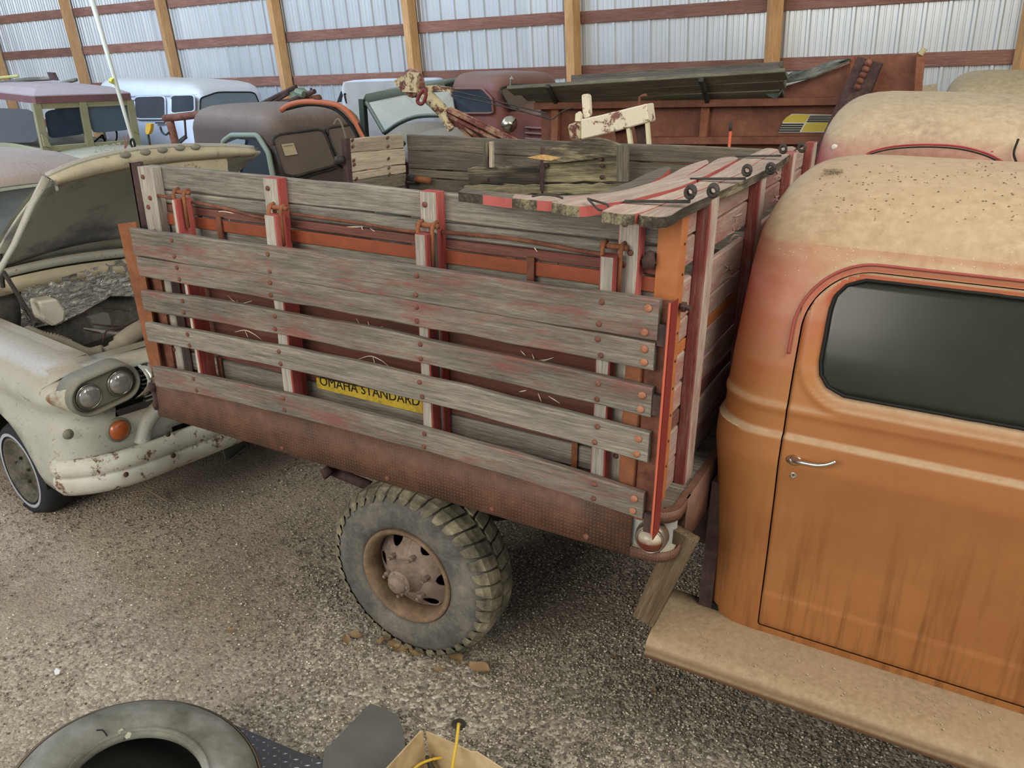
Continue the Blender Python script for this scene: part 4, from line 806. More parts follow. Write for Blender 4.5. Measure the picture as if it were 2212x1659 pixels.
def cpath(ins, r=.20, u_back=-2.4, uf=-.04):
    v0, v1, u1 = VR + ins, VL - ins, uf - ins * .8; p = [(u, v0) for u in np.linspace(u_back, u1 - r, 36)]
    p += [(u1 - r + r * math.sin(a), v0 + r - r * math.cos(a)) for a in np.linspace(PI / 18, PI / 2, 9)]
    p += [(u1 + .04 * math.sin(PI * t), v0 + r + (v1 - v0 - 2 * r) * t) for t in np.linspace(.05, .95, 19)]
    p += [(u1 - r + r * math.cos(a), v1 - r + r * math.sin(a)) for a in np.linspace(0, PI / 2 - PI / 18, 9)]
    return p + [(u, v1) for u in np.linspace(u1 - r, u_back, 36)]
rows = []; WS = [(.30, .02), (.36, .005), (.44, 0), (.52, .0), (.60, .0), (.66, .012), (.70, .028), (.735, .022), (.77, .004), (.80, 0), (.84, .006), (.88, .03), (.905, .06), (.922, .10), (.93, .14)]
wc = (-.74, .235)
def arch(u, w_): return .385 - math.hypot(u - wc[0], (w_ - wc[1]))
nP = len(cpath(0)); b = MB(); V = []; Fs = []
for w_, ins in WS:
    for (u, v) in cpath(ins): V.append((u, v, w_))
def pull(p):
    u, v, w_ = p
    d = math.hypot(u - wc[0], w_ - wc[1])
    if d < .385 and u < -.30:
        k = .385 / max(d, 1e-4); return (wc[0] + (u - wc[0]) * k, v, wc[1] + (w_ - wc[1]) * k)
    return p
for i in range(len(WS) - 1):
    for k in range(nP - 1):
        q = [i * nP + k, i * nP + k + 1, (i + 1) * nP + k + 1, (i + 1) * nP + k]
        side_ = V[q[0]][0] < -.30
        if side_ and all(math.hypot(V[j][0] - wc[0], V[j][2] - wc[1]) < .385 for j in q): continue
        u, v, w_ = V[q[0]]
        if w_ >= .655 and w_ < .87 and u > -.22 and v > .12 and v < 1.35: continue   # grille and lamp opening
        if w_ < .52 and u > -.18 and .34 < v < 1.13 and w_ > .37: continue
        Fs.append(q)
V = [pull(p) for p in V]; b.add([L(*p) for p in V], Fs)
# fender tops up to the hood gap and header panel
tops = []; P0 = cpath(.14)
b.grid([[L(u, VR + ins, w_) for u in np.linspace(-2.4, -.26, 14)] for ins, w_ in ((.14, .93), (.20, .936), (.30, .936), (.315, .91))])
b.grid([[L(u, VL - ins, w_) for u in np.linspace(-2.4, -.26, 14)] for ins, w_ in ((.14, .93), (.20, .936), (.30, .936), (.315, .91))])
b.obj('body', M['carpaint'], car, smooth=True, merge=.001, angle=1.0, thick=.004)
# fender brow that overhangs the headlamps
def brow(side_):
    s = lambda v: VR + v if side_ > 0 else VL - v
    rows = []
    for ins, w_, uo in ((.0, .80, -.16), (.03, .88, -.07), (.10, .925, -.02), (.20, .94, -.0), (.30, .93, -.03), (.34, .90, -.07)):
        rows.append([L(u + (uo if i == 7 else uo * i / 7 if i > 3 else 0) + (.0), s(ins), w_ - (.02 if i == 7 else 0)) for i, u in enumerate(np.linspace(-1.2, -.10, 8))])
    MB().grid(rows).obj('fender_brow', M['carpaint'], car, smooth=True, thick=.006)
brow(1); brow(-1)
M['grime'] = dusty('grimy_paint', '#7e7f70', '#8d836c', '#68685c', .2, .9, .6, 5, .7)
MB().grid([[L(u, v, w_) for v in np.linspace(.17, 1.30, 9)] for u, w_ in ((-.06, .885), (-.09, .90), (-.30, .905), (-.33, .87))]).obj('header_panel', M['grime'], car, smooth=True, thick=.005, angle=.5)
def stadium(u, v0, w0, v1, w1, r, n=12):
    d = Vector((v1 - v0, w1 - w0)).normalized(); q = Vector((-d.y, d.x)); out = []
    for i in range(n + 1):
        a = PI * i / n; out.append((u, v0 - d.x * math.sin(a) * r + q.x * math.cos(a) * r, w0 - d.y * math.sin(a) * r + q.y * math.cos(a) * r))
    for i in range(n + 1):
        a = PI * i / n; out.append((u, v1 + d.x * math.sin(a) * r - q.x * math.cos(a) * r, w1 + d.y * math.sin(a) * r - q.y * math.cos(a) * r))
    return out
MB().prism([L(-.16, v, w_) for u, v, w_ in stadium(0, .40, .906, .75, .906, .001)], (0, 0, .002)) if False else None
MB().add([L(-.17 + du, v, .9065) for v, du in ((.26, .0), (.30, .035), (.66, .035), (.70, 0), (.66, -.035), (.30, -.035))], [(0, 1, 2, 3, 4, 5)]).obj('panel_slot', M['black'], car, thick=.002)
M['lampglass'] = (lambda t: t.out(t.mix(t.noise(t.co((20, 20, 3)), 1, 3), '#8a8984', '#bdbab2'), .12, .55))(NT('headlamp_glass'))
def pod(v0, w0, v1, w1, sgn):
    pe = empty('headlamp_pod', car, L(-.05, (v0 + v1) / 2, (w0 + w1) / 2)); rows = []
    for du, r in ((-.10, .097), (.02, .095), (.032, .088), (.026, .081), (-.002, .074)): rows.append([L(u + du, v, w_) for u, v, w_ in stadium(0, v0, w0, v1, w1, r)])
    MB().grid(rows, closed=True).obj('pod_rim', M['grime'], pe, smooth=True, thick=.004)
    MB().add([L(-.004, v, w_) for u, v, w_ in stadium(0, v0, w0, v1, w1, .076)], [tuple(range(26))]).obj('pod_plate', M['grime'], pe)
    for v, w_ in ((v0, w0), (v1, w1)):
        MB().lathe([(.060, -.004), (.062, .012), (.058, .015), (.055, .012)], L(0, v, w_), CF, 28).obj('lamp_ring', M['chrome'], pe, smooth=True)
        MB().lathe([(.055, .010), (.051, .020), (.039, .028), (.022, .033), (.0005, .035)], L(0, v, w_), CF, 24).obj('headlamp', M['lampglass'], pe, smooth=True)
def loc(p): q = p - CO; return q.dot(CL), q.z
la, lb = loc(FU(.02)(195, 858)), loc(FU(.02)(262, 828)); pod(*la, *lb, 1); pod(1.47 - lb[0], lb[1], 1.47 - la[0], la[1], -1)
M['coverust'] = (lambda t: t.out(t.mix(t.ramp(t.noise(t.co((11, 11, 11), rnd=False), 1, 7, .7), [(.42, 0), (.60, 1)]), '#a9a695', '#7d5a3c'), .6))(NT('rusty_cove'))
for s_ in (1, -1):
    st = stadium(0, *la, *lb, .095) if s_ > 0 else stadium(0, 1.47 - lb[0], lb[1], 1.47 - la[0], la[1], .095); tipv = VR + .015 if s_ > 0 else VL - .015
    MB().grid([[L(-.02 - .22 * t * t, v + (tipv - v) * t * .96, w_ + (la[1] - .02 - w_) * t * .9) for u, v, w_ in st] for t in np.linspace(0, 1, 6)], closed=True).obj('lamp_fairing', M['coverust'], car, smooth=True)
# chrome cheek and grille bars
b = MB()
cva, cwa = loc(FU(.0)(292, 865)); cvb, cwb = loc(FU(.0)(300, 792))
rows = [[L(-.02 + .05 * math.sin(PI * t), cva + (cvb - cva) * t + k + .035 * math.sin(PI * t), cwa + (cwb - cwa) * t) for t in np.linspace(0, 1, 8)] for k in (0, .055)]
b.grid(rows); b.obj('grille_cheek', M['chrome'], car, smooth=True, thick=.004)
gw0, gw1 = loc(FU(-.03)(335, 858))[1], loc(FU(-.03)(335, 792))[1]
for i in range(8): plank('grille_bar', L(-.03, cva + .06, gw0 + (gw1 - gw0) * i / 7), L(-.03, 1.47 - cva - .06, gw0 + (gw1 - gw0) * i / 7), UP, .009, .03, plain('grille_alu', '#8f8e82', .4, .6) if i == 0 else bpy.data.materials['grille_alu'], car, rough=0, segs=2)
MB().box((0, 0, 0), (.01, .01, .01)) if False else None
MB().add([L(-.12, v, w_) for v, w_ in ((.1, .66), (1.4, .66), (1.4, .90), (.1, .90))], [(0, 1, 2, 3)]).obj('grille_back', M['black'], car)
MB().add([L(-.16, v, w_) for v, w_ in ((.2, .34), (1.3, .34), (1.3, .56), (.2, .56))], [(0, 1, 2, 3)]).obj('intake_back', M['dark_metal'], car)
# pressed arch beside the intake
b = MB(); b.tube(smoothpath([FU(-.02)(x, y) for x, y in ((308, 955), (312, 925), (328, 895), (352, 872), (372, 862))], 5), [.045] * 1 + [.04] * 20, 10); b.obj('intake_arch', M['carpaint'], car, smooth=True)
# turn signal
p = FU(-.035)(256, 928); MB().lathe([(.062, -.02), (.062, .006), (.056, .012), (.050, .010)], p, CF, 28).obj('signal_ring', M['grime'], car, smooth=True)
am = NT('amber'); am.b.inputs['Specular IOR Level'].default_value = .6; MB().lathe([(.052, .004), (.050, .018), (.038, .030), (.018, .036), (.0005, .037)], p, CF, 24).obj('turn_signal', am.out(am.mix(am.noise(am.co((30,) * 3)), '#8a3f1c', '#b3602c'), .25), car, smooth=True)
MB().lathe([(.026, 0), (.022, .012), (.0005, .016)], FU(-.07)(147, 938), CF, 14).obj('bumperette_hole', M['grime'], car, smooth=True)
# bumper
bp = [(-.17, VR - .005), (-.13, VR + .0), (-.08, VR + .04), (-.02, VR + .12), (.03, VR + .24), (.05, .3), (.06, .73), (.04, 1.17), (.0, VL - .13), (-.08, VL - .04), (-.13, VL), (-.17, VL)]
pp = smoothpath([Vector((u, v, 0)) for u, v in bp], 5)
secs = [(.500, -.05), (.505, -.02), (.496, .005), (.455, .016), (.425, .012), (.416, .000), (.408, .008), (.38, .014), (.345, .008), (.315, -.012), (.31, -.04)]; rows = []
for w_, off in secs:
    row = []
    for i, p in enumerate(pp):
        d = (pp[min(i + 1, len(pp) - 1)] - pp[max(i - 1, 0)]).normalized(); n_ = Vector((d.y, -d.x, 0)); q = p + n_ * off; row.append(L(q.x, q.y, w_ - .02 * (1 if p.x < -.3 and w_ < .3 else 0)))
    rows.append(row)
MB().grid(rows).obj('bumper', M['carwhite'], car, smooth=True, thick=.005)
bolts([FU(.07)(x, y) for x, y in ((272, 1025), (374, 984), (363, 938))], CF, .014, M['rust_dark'], car)
# wheels: flat whitewall tyre sunk on the ground
for vv, sg_ in ((-.085, 1), (1.555, -1)):
    c = L(wc[0], vv, wc[1]); ax = CL * sg_; wh = empty('wheel', car, c)
    MB().lathe([(.175, .03), (.19, .012), (.215, .006), (.245, .016), (.262, .045), (.265, .09), (.262, .135), (.245, .165), (.19, .17)], c, ax, 48).obj('tire', plain('car_tyre', '#2c2e30', .75), wh, smooth=True)
    for q in [o for o in wh.children]:
        for v in q.data.vertices:
            if v.co.z < .006: v.co += CL * (-.02 * sg_ if (v.co - c).dot(ax) < .08 else .02 * sg_); v.co.z = .006
    MB().lathe([(.196, .0035), (.206, .001), (.214, .003), (.213, .006), (.196, .006)], c, ax, 48).obj('whitewall', plain('whitewall', '#a9abb5', .6), wh, smooth=True)
    MB().lathe([(.178, .03), (.186, .01), (.180, .004), (.170, .012), (.150, .040), (.11, .045), (.085, .030), (.06, .028), (.05, .01), (.03, -.004), (.0005, -.006)], c, ax, 40).obj('wheel_disc', rust('car_rim', '#33312c', '#5b574b', '#7a7462', 10, .6), wh, smooth=True)
    for i in range(5):
        a = 2 * PI * i / 5; U = Vector((0, 0, 1)); Q = ax.cross(U); MB().lathe([(.009, 0), (.009, -.014), (.0005, -.016)], c + ax * .028 + (U * math.cos(a) + Q * math.sin(a)) * .07, ax, 6).obj('lug_nut', M['dark_metal'], wh)
b = MB(); b.grid([[L(wc[0] + math.cos(a) * .385, v, wc[1] + math.sin(a) * .385) for a in np.linspace(.08, PI - .08, 20)] for v in (VR + .02, .35)]); b.obj('wheel_well', M['black'], car, smooth=True)
# engine bay
M['bayside'] = rust('bay_grime', '#3d3c35', '#5a5850', '#757267', 6)
bay = empty('engine_bay', car, L(-1, .7, .7))
MB().grid([[L(u, v, .60) for v in (.19, 1.28)] for u in (-1.35, -.33)]).obj('bay_floor', M['black'], bay)
for v in (.19, 1.28): MB().grid([[L(-1.35, v, .92), L(-.3, v, .92)], [L(-1.35, v, .6), L(-.3, v, .6)]]).obj('inner_fender', M['bayside'], bay)
MB().grid([[L(-1.36, v, w_) for v in np.linspace(.1, 1.4, 6)] for w_ in (.6, 1.16)]).obj('firewall', M['bayside'], bay)
foil = NT('foil_insulation'); nf = foil.noise(foil.co((26, 9, 26), rnd=False), 1, 5, .7, 1.5)
b = MB(); rows = []
for y0, y1, xs_ in ((0, 0, 0),):
    for j in range(9):
        r = []
        for i in range(22):
            px = 45 + (300 - 45) * i / 21; yt = 625 - (px - 45) * .30; yb = 715 - (px - 45) * .22 if px < 130 else (700 - (px - 130) * .55 if px < 235 else 640)
            py = yt + (yb - yt) * j / 8; p = FU(-1.26)(px, py); p += CF * (.018 * noise.noise(Vector((px * .06, py * .09, 0)))); r.append(p)
        rows.append(r)
b.grid(rows).obj('foil_sheet', foil.out(foil.ramp(nf, [(.3, '#8d8b86'), (.7, '#f4f1e6')]), .22, .92, nf, 1.0, .03), bay, smooth=True)
b = MB(); c = FU(-1.0)
q = [c(x, y) for x, y in ((83, 652), (125, 645), (143, 672), (140, 695), (118, 707), (93, 690))]; b.prism(q, CF * -.12); b.obj('washer_tank', (lambda t: t.out(t.mix(t.noise(t.co((5, 5, 5))), '#b5ad98', '#cbc6b6'), .45))(NT('old_plastic')), bay, bevel=.012)
hs = smoothpath([FU(u)(x, y) for x, y, u in ((58, 716, -.98), (85, 728, -.9), (118, 735, -.85), (150, 748, -.78), (190, 764, -.66), (222, 758, -.60))], 10); b = MB()
b.tube(hs, [.034 + .006 * (1 if i % 2 else -1) * (1 if i < 30 else .1) for i in range(len(hs))], 12); b.obj('air_hose', (lambda t: t.out(t.mix(t.noise(t.co((8, 8, 8))), '#7b7160', '#9c917c'), .9))(NT('dusty_hose')), bay, smooth=True)
b = MB(); b.tube(smoothpath([FU(u)(x, y) for x, y, u in ((228, 758, -.58), (255, 745, -.6), (285, 722, -.62), (318, 704, -.66), (350, 690, -.7))], 5), [.022] * 3 + [.035] * 3 + [.05] * 15, 12); b.obj('radiator_hose', bpy.data.materials['dusty_hose'], bay, smooth=True)
b = MB(); b.bar(FU(-1.15)(8, 588), FU(-.92)(78, 700), UP, .03, .012); b.bar(FU(-1.15)(20, 600), FU(-.95)(60, 690), UP, .012, .008); b.obj('hood_hinge', M['dark_metal'], bay)
c = FU(-1.0); b = MB(); b.prism([c(x, y) for x, y in ((196, 688), (235, 678), (240, 700), (205, 714))], CF * -.06); b.obj('control_box', plain('grey_box', '#6a6a62', .6), bay)
b = MB()
for pts, u in ((((150, 690), (190, 672), (230, 665), (280, 672)), -1.1), (((200, 700), (250, 705), (290, 700), (310, 690)), -.9), (((180, 712), (230, 718), (300, 700)), -.85), (((222, 740), (230, 715), (260, 708), (300, 690)), -.8)): b.tube(smoothpath([FU(u)(*p) for p in pts], 5), .005, 5)
b.obj('wiring', M['rust_dark'], bay); b = MB(); b.tube([FU(-.9)(180, 712), FU(-.8)(262, 722)], .012, 8); b.obj('brace_rod', plain('brace_grey', '#77746a', .5), bay)
MB().lathe([(.0005, .12), (.10, .115), (.12, .09), (.12, .0)], L(-.95, .75, .62), (0, 0, 1), 20).box(tuple(L(-1.2, .5, .5)), tuple(L(-.7, 1.0, .66))).obj('engine_block', M['dark_metal'], bay, smooth=False)
for i, (ya, yb, u, m) in enumerate(((583, 602, -1.30, 'carpaint'), (607, 640, -1.28, 'carcream'), (560, 580, -1.34, 'grime'))):
    rows = []
    for k, w_ in enumerate((0, 1)):
        rows.append([FU(u)(x, (ya if k == 0 else yb) + (0 if False else -(x + 5) * .27 + .00035 * (x + 5) ** 2)) for x in range(-60, 420, 30)])
    MB().grid(rows).obj('cowl_strip', M[m], bay, thick=.02, smooth=True)
# hood
hood = empty('hood', car, L(-.9, .85, 1.4)); H = lambda u, v, w_: L(u, v, w_)
def hoodpt(t, s):   # t along hinge->front, s across
    u = -1.37 + (.86) * t; w_ = 1.135 + .60 * t + .04 * math.sin(PI * t) + .07 * math.sin(PI * s) * (1 if t > .0 else 1); v0 = .20 + .07 * t; v1 = 1.40 + .10 * t
    return L(u, v0 + (v1 - v0) * s, w_ + .03 * t * s)
rows = [[hoodpt(t, s) for s in np.linspace(0, 1, 15)] for t in np.linspace(0, 1, 11)]
hb_ = MB().grid(rows).obj('hood_skin', M['under'], hood, smooth=True); md = hb_.modifiers.new('s', 'SOLIDIFY'); md.thickness = .012
MB().grid([[p + Vector((-.012, 0, .016)) for p in r] for r in rows]).obj('hood_top', M['carpaint'], hood, smooth=True)
# rolled front lip with its chipped paint
lip_u = FU(-.47); lip = [(100, 379), (150, 357), (200, 341), (260, 328), (320, 319), (380, 315), (440, 314), (500, 315), (547, 319)]
low = [(122, 401), (165, 391), (215, 379), (268, 368), (325, 358), (382, 350), (440, 345), (500, 341), (545, 339)]
A = smoothpath([lip_u(*p) for p in lip], 3); Bq = smoothpath([lip_u(*p) for p in low], 3); rows = []
for k in range(7):
    a = k / 6; rows.append([p.lerp(q, a) + CF * (.035 * math.sin(PI * a)) for p, q in zip(A, Bq)])
MB().grid(rows).obj('hood_lip', M['carcream'], hood, smooth=True, thick=.006)
b = MB(); b.tube([p for p in A], .012, 6); b.obj('lip_edge', M['carpaint'], hood, smooth=True)
MB().prism([FU(-.49)(x, y) for x, y in ((300, 350), (400, 342), (488, 338), (490, 372), (460, 372), (380, 374), (300, 378))], CF * .012).obj('lip_backing', M['carcream'], hood)
b = MB()
for i, (x, y) in enumerate(((272, 334), (315, 328), (352, 323), (390, 318), (424, 316))):
    p = FU(-.44)(x, y); b = MB(); b.lathe([(.016, -.01), (.016, .001), (.012, .005), (.0005, .006)], p, CF + Vector((0, 0, .8)), 12, sx=1.7); b.obj('letter_stud', M['grime'], hood, smooth=True)
MB().tube([FU(-.47)(x, y) for x, y in ((100, 385), (70, 440), (30, 530), (-10, 600))], [.02, .016, .014, .014], 6).obj('hood_side_lip', M['carpaint'], hood, smooth=True)
b = MB(); b.tube(smoothpath([FU(-.48)(x, y) for x, y in ((96, 392), (108, 384), (118, 392), (124, 412))], 5), .008, 6); b.obj('lip_curl', M['carpaint'], hood, smooth=True)
MB().tube([L(-1.2, .22, 1.10), hoodpt(.22, .02)], .012, 6).obj('hood_prop', M['dark_metal'], hood)
# roof and windscreen behind the hood
b = MB(); rows = []
for u, w_, ins in ((-1.85, 1.53, .24), (-1.93, 1.58, .21), (-2.1, 1.635, .18), (-2.6, 1.67, .17), (-3.2, 1.66, .2), (-3.6, 1.57, .28)):
    r = []
    for s in np.linspace(0, 1, 15): r.append(L(u + .12 * (math.sin(PI * s) - 1) * (1 if u > -3 else -1), VR + ins + (VL - VR - 2 * ins) * s, w_ - .085 + .10 * math.sin(PI * min(max(s, .0), 1)) ** .5))
    rows.append(r)
b.grid(rows); b.obj('roof', dusty('car_roof', '#9b8f8a', '#a89a90', '#8f8480', .0, .5, .8, 4, .9), car, smooth=True, thick=.01)
b = MB(); b.grid([[L(-1.38 + .1 * (math.sin(PI * s) - 1), VR + .12 + (VL - VR - .24) * s, 1.03) for s in np.linspace(0, 1, 15)], [L(-1.87 + .12 * (math.sin(PI * s) - 1), VR + .30 + (VL - VR - .52) * s, 1.455 + .06 * math.sin(PI * s)) for s in np.linspace(0, 1, 15)]])
b.obj('windscreen', glass_mat('car_glass', '#4a5052', '#8a8c86', .6, .9, .2), car, smooth=True, thick=.004)
for v in (VR + .10, VL - .10): MB().tube([L(-1.45, v, 1.0), L(-2.05, v + (.2 if v < 0 else -.2), 1.42)], .02, 8).obj('pillar', M['carpaint'], car)
MB().grid([[L(-1.36 - .3 * t, VR + .1 + (VL - VR - .2) * s, 1.04 - .03 * abs(2 * s - 1)) for s in np.linspace(0, 1, 9)] for t in (0, 1)]).obj('cowl', M['carpaint'], car, smooth=True)
for v in (VR + .08, VL - .08): MB().grid([[L(u, v, .93), L(u, v, 1.0)] for u in (-2.4, -1.4)]).obj('door_top', M['carpaint'], car)
MB().grid([[L(-2.4, v, .3), L(-2.4, v, 1.35)] for v in (0, 1.5)]).obj('cabin_back', M['black'], car)
MB().tube([L(-1.25, .12, .93), L(-1.25, .12, 1.0)], .008, 8).lathe([(.0005, .0), (.06, .01), (.075, .03), (.06, .05), (.0005, .06)], L(-1.28, .02, 1.05), CF, 16).obj('wing_mirror', M['carwhite'], car, smooth=True)
# ================================================================ vehicles and machines parked behind
def rpoly(pts, k=.22, n=4):
    pts = [Vector(p) for p in pts]; out = []; m = len(pts)
    for i in range(m):
        p, a, c = pts[i], pts[i - 1], pts[(i + 1) % m]; s = p.lerp(a, k); e = p.lerp(c, k)
        for j in range(n + 1):
            t = j / n; out.append(s * (1 - t) ** 2 + p * 2 * t * (1 - t) + e * t * t)
    return out
def shell(name, plan, prof, mats, par, k=.12, n=5, sub=6):
    """closed body over a plan polygon: prof = (z, scale about the centre)"""
    P = [Vector((p[0], p[1], 0)) for p in plan]; cc = sum(P, Vector()) / len(P); R = rpoly(P, k, n); S_2 = []
    for i, p in enumerate(R):
        q = R[(i + 1) % len(R)]; S_2.append(p)
        if (q - p).length > .4: S_2 += [p.lerp(q, j / sub) for j in range(1, sub)]
    rows = [[cc + (p - cc) * s + Vector((0, 0, z)) for p in S_2] for z, s in prof]
    b = MB(); b.grid(rows, closed=True); t = [cc + Vector((0, 0, prof[-1][0] + .004))] + rows[-1]; m = len(rows[-1]); b.add(t, [(0, i + 1, (i + 1) % m + 1) for i in range(m)])
    return b.obj(name, mats, par, smooth=True, merge=.001, angle=.9)
def roofprof(z0, ze, h, s=1.0, e=(0, .22, .5, .74, .89, .97, 1.0), sc=(1, .985, .95, .88, .76, .55, .25)):
    return [(z0, s), (ze - .5, 1.0)] + [(ze + h * a, b_) for a, b_ in zip(e, sc)]
def wallpane(name, quad, A, B, mat, par, frame=None, off=.02, k=.18, fr=.012, tilt=0, glass_t=.008):
    A = Vector((A[0], A[1], 0)); B = Vector((B[0], B[1], 0)); d = (B - A).normalized(); n = d.cross(Vector((0, 0, 1))).normalized()
    if n.dot(Vector((0, 0, 0)) - A) < 0: n = -n
    n = (n + Vector((0, 0, tilt))).normalized(); p0 = Vector((A.x, A.y, 1.6)) + n * off
    P = rpoly([onp(x, y, p0, n) for x, y in quad], k, 4); o = MB().prism(P, n * -glass_t).obj(name, mat, par)
    if frame: MB().tube(P + [P[0]], fr, 6).obj(name.split('_')[0] + '_frame', frame, par, smooth=True)
    return o
def tyres(par, pts, r=.34, w=.18, d=(0, 1, 0)):
    for p in pts: MB().lathe([(r * .55, 0), (r * .93, .0), (r, .03), (r, w - .03), (r * .93, w), (r * .55, w), (.001, w * .6)], (p[0], p[1], r), d, 20).lathe([(.001, .04), (r * .55, .02)], (p[0], p[1], r), d, 20).obj('wheel', M['rubber'], par, smooth=True, angle=.8)
def XY(v): return (v.x, v.y)
gd = glass_mat('dark_glass', '#1c242c', '#46525c', .5, .93, .15); gl = glass_mat('pale_glass', '#6d7a84', '#97a4ab', .6, .97, .2); gdust = glass_mat('brown_dusty_glass', '#5f554a', '#82756a', .8, .98, .5)
# ---- white carryall van
C = ony(427, 210, 7.7); D = ony(262, 230, 8.3); E_ = ony(574, 215, 8.9); F4 = D + E_ - C
van = thing('van', 'white panelled van with a rounded roof and dark side windows beside the barn wall', 'van', ((C.x + D.x) / 2, C.y + 1, 0))
M['vanwhite'] = dusty('van_white', '#c9ced6', '#b8b0a0', '#bcc3cc', .35, .95, .4, 2, .75)
ze = ony(427, 207, 7.7).z; D2 = D + (D - C) * .35; F2 = F4 + (D - C) * .35
shell('body', [XY(D2), XY(C), XY(E_), XY(F2)], [(.35, .98), (1.0, 1.01)] + roofprof(1.2, ze - .02, .19)[1:], M['vanwhite'], van, .10)
for q in (((291, 209), (357, 207), (358, 257), (292, 257)), ((370, 206), (420, 205), (421, 241), (370, 246))):
    wallpane('side_window', q, C, D, gd, van, M['vanwhite'])
wallpane('windscreen', ((433, 212), (470, 199), (550, 199), (566, 238), (500, 243), (432, 243)), C, E_, gl, van, M['black'], fr=.01, off=.03)
wallpane('gutter', ((272, 205), (424, 203), (424, 205), (272, 207)), C, D, M['vanwhite'], van, off=.03, k=.02)
cen = (C + F2) / 2; tyres(van, [(D.x, D.y + .2), (C.x - .2, C.y + .25), (E_.x - .3, E_.y), (F2.x + .3, F2.y - .2)])
wallpane('badge', ((335, 264), (356, 264), (356, 267), (335, 267)), C, D, M['dark_metal'], van, off=.03, k=.05)
# ---- olive utility wagon with a maroon canvas roof
C = ony(80, 235, 6.2); D = ony(-60, 215, 6.9); E_ = ony(279, 215, 7.3); F4 = D + E_ - C
jeep = thing('utility_wagon', 'boxy olive green utility wagon with a faded maroon roof and flat split windscreen', 'car', ((C.x + F4.x) / 2, (C.y + F4.y) / 2, 0))
M['olive'] = dusty('olive_paint', '#8a8563', '#a09a84', '#7d795a', .2, .8, .55, 3, .85); M['maroonroof'] = dusty('maroon_roof', '#6e4a48', '#a09490', '#5f423f', .2, .8, .85, 3, .8)
zc = ony(80, 232, 6.2).z; ze = ony(279, 208, 7.3).z; zb = ony(90, 325, 6.2).z
def rp3(P4, z, s=1.0):
    cc = sum(P4, Vector()) / 4; return [(cc + (p - cc) * s).xy.to_3d() + Vector((0, 0, z)) for p in P4]
P4 = [D, C, E_, F4]; zr = (zc + ze) / 2
b = MB(); rows = [rp3(P4, zr - .0, 1.03), rp3(P4, zr + .09, 1.03), rp3(P4, zr + .16, .80), rp3(P4, zr + .19, .45)]; b.grid(rows, closed=True); b.add(rows[-1], [(0, 1, 2, 3)]); b.add(rows[0], [(3, 2, 1, 0)]); b.obj('roof', M['maroonroof'], jeep, bevel=.01)
pil = lambda p, z0, z1, r=.045, nm='pillar': plank(nm, (p.x, p.y, z0), (p.x, p.y, z1), (E_ - C).normalized(), r * 2, r * 1.6, M['olive'], jeep)
for p in (C, E_, C.lerp(E_, .47)): pil(p, zb - .05, zr)
pil(D, zb - .05, zr); pil(F4, zb - .05, zr)
d_ = (E_ - C); plank('windscreen_rail', C + Vector((0, 0, zr - .03 - C.z)), E_ + Vector((0, 0, zr - .03 - E_.z)), UP, .07, .04, M['olive'], jeep); plank('windscreen_rail', C + Vector((0, 0, zb + .02 - C.z)), E_ + Vector((0, 0, zb + .02 - E_.z)), UP, .07, .05, M['olive'], jeep)
wallpane('windscreen', ((96, 240), (180, 227), (192, 288), (106, 300)), C, E_, gd, jeep, off=.0); wallpane('windscreen', ((188, 226), (270, 217), (283, 280), (200, 288)), C, E_, glass_mat('mid_glass', '#3e4a54', '#6a7880', .5, .9, .15), jeep, off=.0)
wallpane('side_window', ((-50, 232), (70, 236), (84, 308), (-40, 308)), C, D, gd, jeep, off=.0)
shell('body', [XY(D), XY(C), XY(E_), XY(F4)], [(.4, 1.0), (zb - .02, 1.0), (zb, .98)], M['olive'], jeep, .06)
fw = (d_.normalized().cross(Vector((0, 0, 1)))).normalized(); fw = fw if fw.dot(-C) > 0 else -fw
H0, H1 = C + d_ * .03, C + d_ * 1.18
rows = []
for t in np.linspace(0, 1, 8):
    ln = 1.0 * t; rows.append([H0.lerp(H1, s) + fw * (ln * (.55 + .45 * math.sin(PI * min(.9, s + .1)))) + Vector((0, 0, zb - .03 - .02 * t - .16 * max(0, t - .72) ** 1 * 3 * 1 + .05 * math.sin(PI * s) - H0.lerp(H1, s).z)) for s in np.linspace(0, 1, 12)])
MB().grid(rows).obj('hood', M['olive'], jeep, smooth=True, thick=.02)
rows2 = [[p for p in rows[-1]], [p - Vector((0, 0, .45)) for p in rows[-1]]]; MB().grid(rows2).obj('front_panel', M['olive'], jeep, smooth=True)
p = onp(232, 320, rows[-1][5] + fw * .02, fw); text('24C-27', 'hood_number', jeep, plain('faded_white', '#b9bba4', .8), p, d_, UP, .11)
MB().tube([onp(x, y, rows[2][5], Vector((0, 0, 1))) + Vector((0, 0, .02)) for x, y in ((210, 304), (217, 300), (229, 304))], .01, 6).obj('hood_catch', M['dark_metal'], jeep)
MB().prism([onp(x, y, C + fw * .08, fw) for x, y in ((90, 290), (99, 295), (112, 318), (96, 316))], fw * -.03).obj('cowl_lamp', M['olive'], jeep); MB().prism([onp(x, y, C + fw * .05, fw) for x, y in ((285, 270), (294, 276), (302, 290), (290, 284))], fw * -.03).obj('cowl_lamp', M['olive'], jeep)
o = C + d_ * .72 - fw * .25; o.z = zb + .12; b = MB(); U = d_.normalized(); b.tube([o + (U * math.cos(a) + Vector((0, 0, 1)) * math.sin(a)) * .19 for a in np.linspace(0, 2 * PI, 25)], .012, 6); b.tube([o, o - U * .16 - Vector((0, 0, .1))], .01, 6); b.tube([o, o + fw * .2 - Vector((0, 0, .3))], .015, 6); b.obj('steering_wheel', M['black'], jeep, smooth=True)
tyres(jeep, [(C.x, C.y + .15), (E_.x, E_.y), (D.x, D.y + .1), (F4.x, F4.y)], .38)
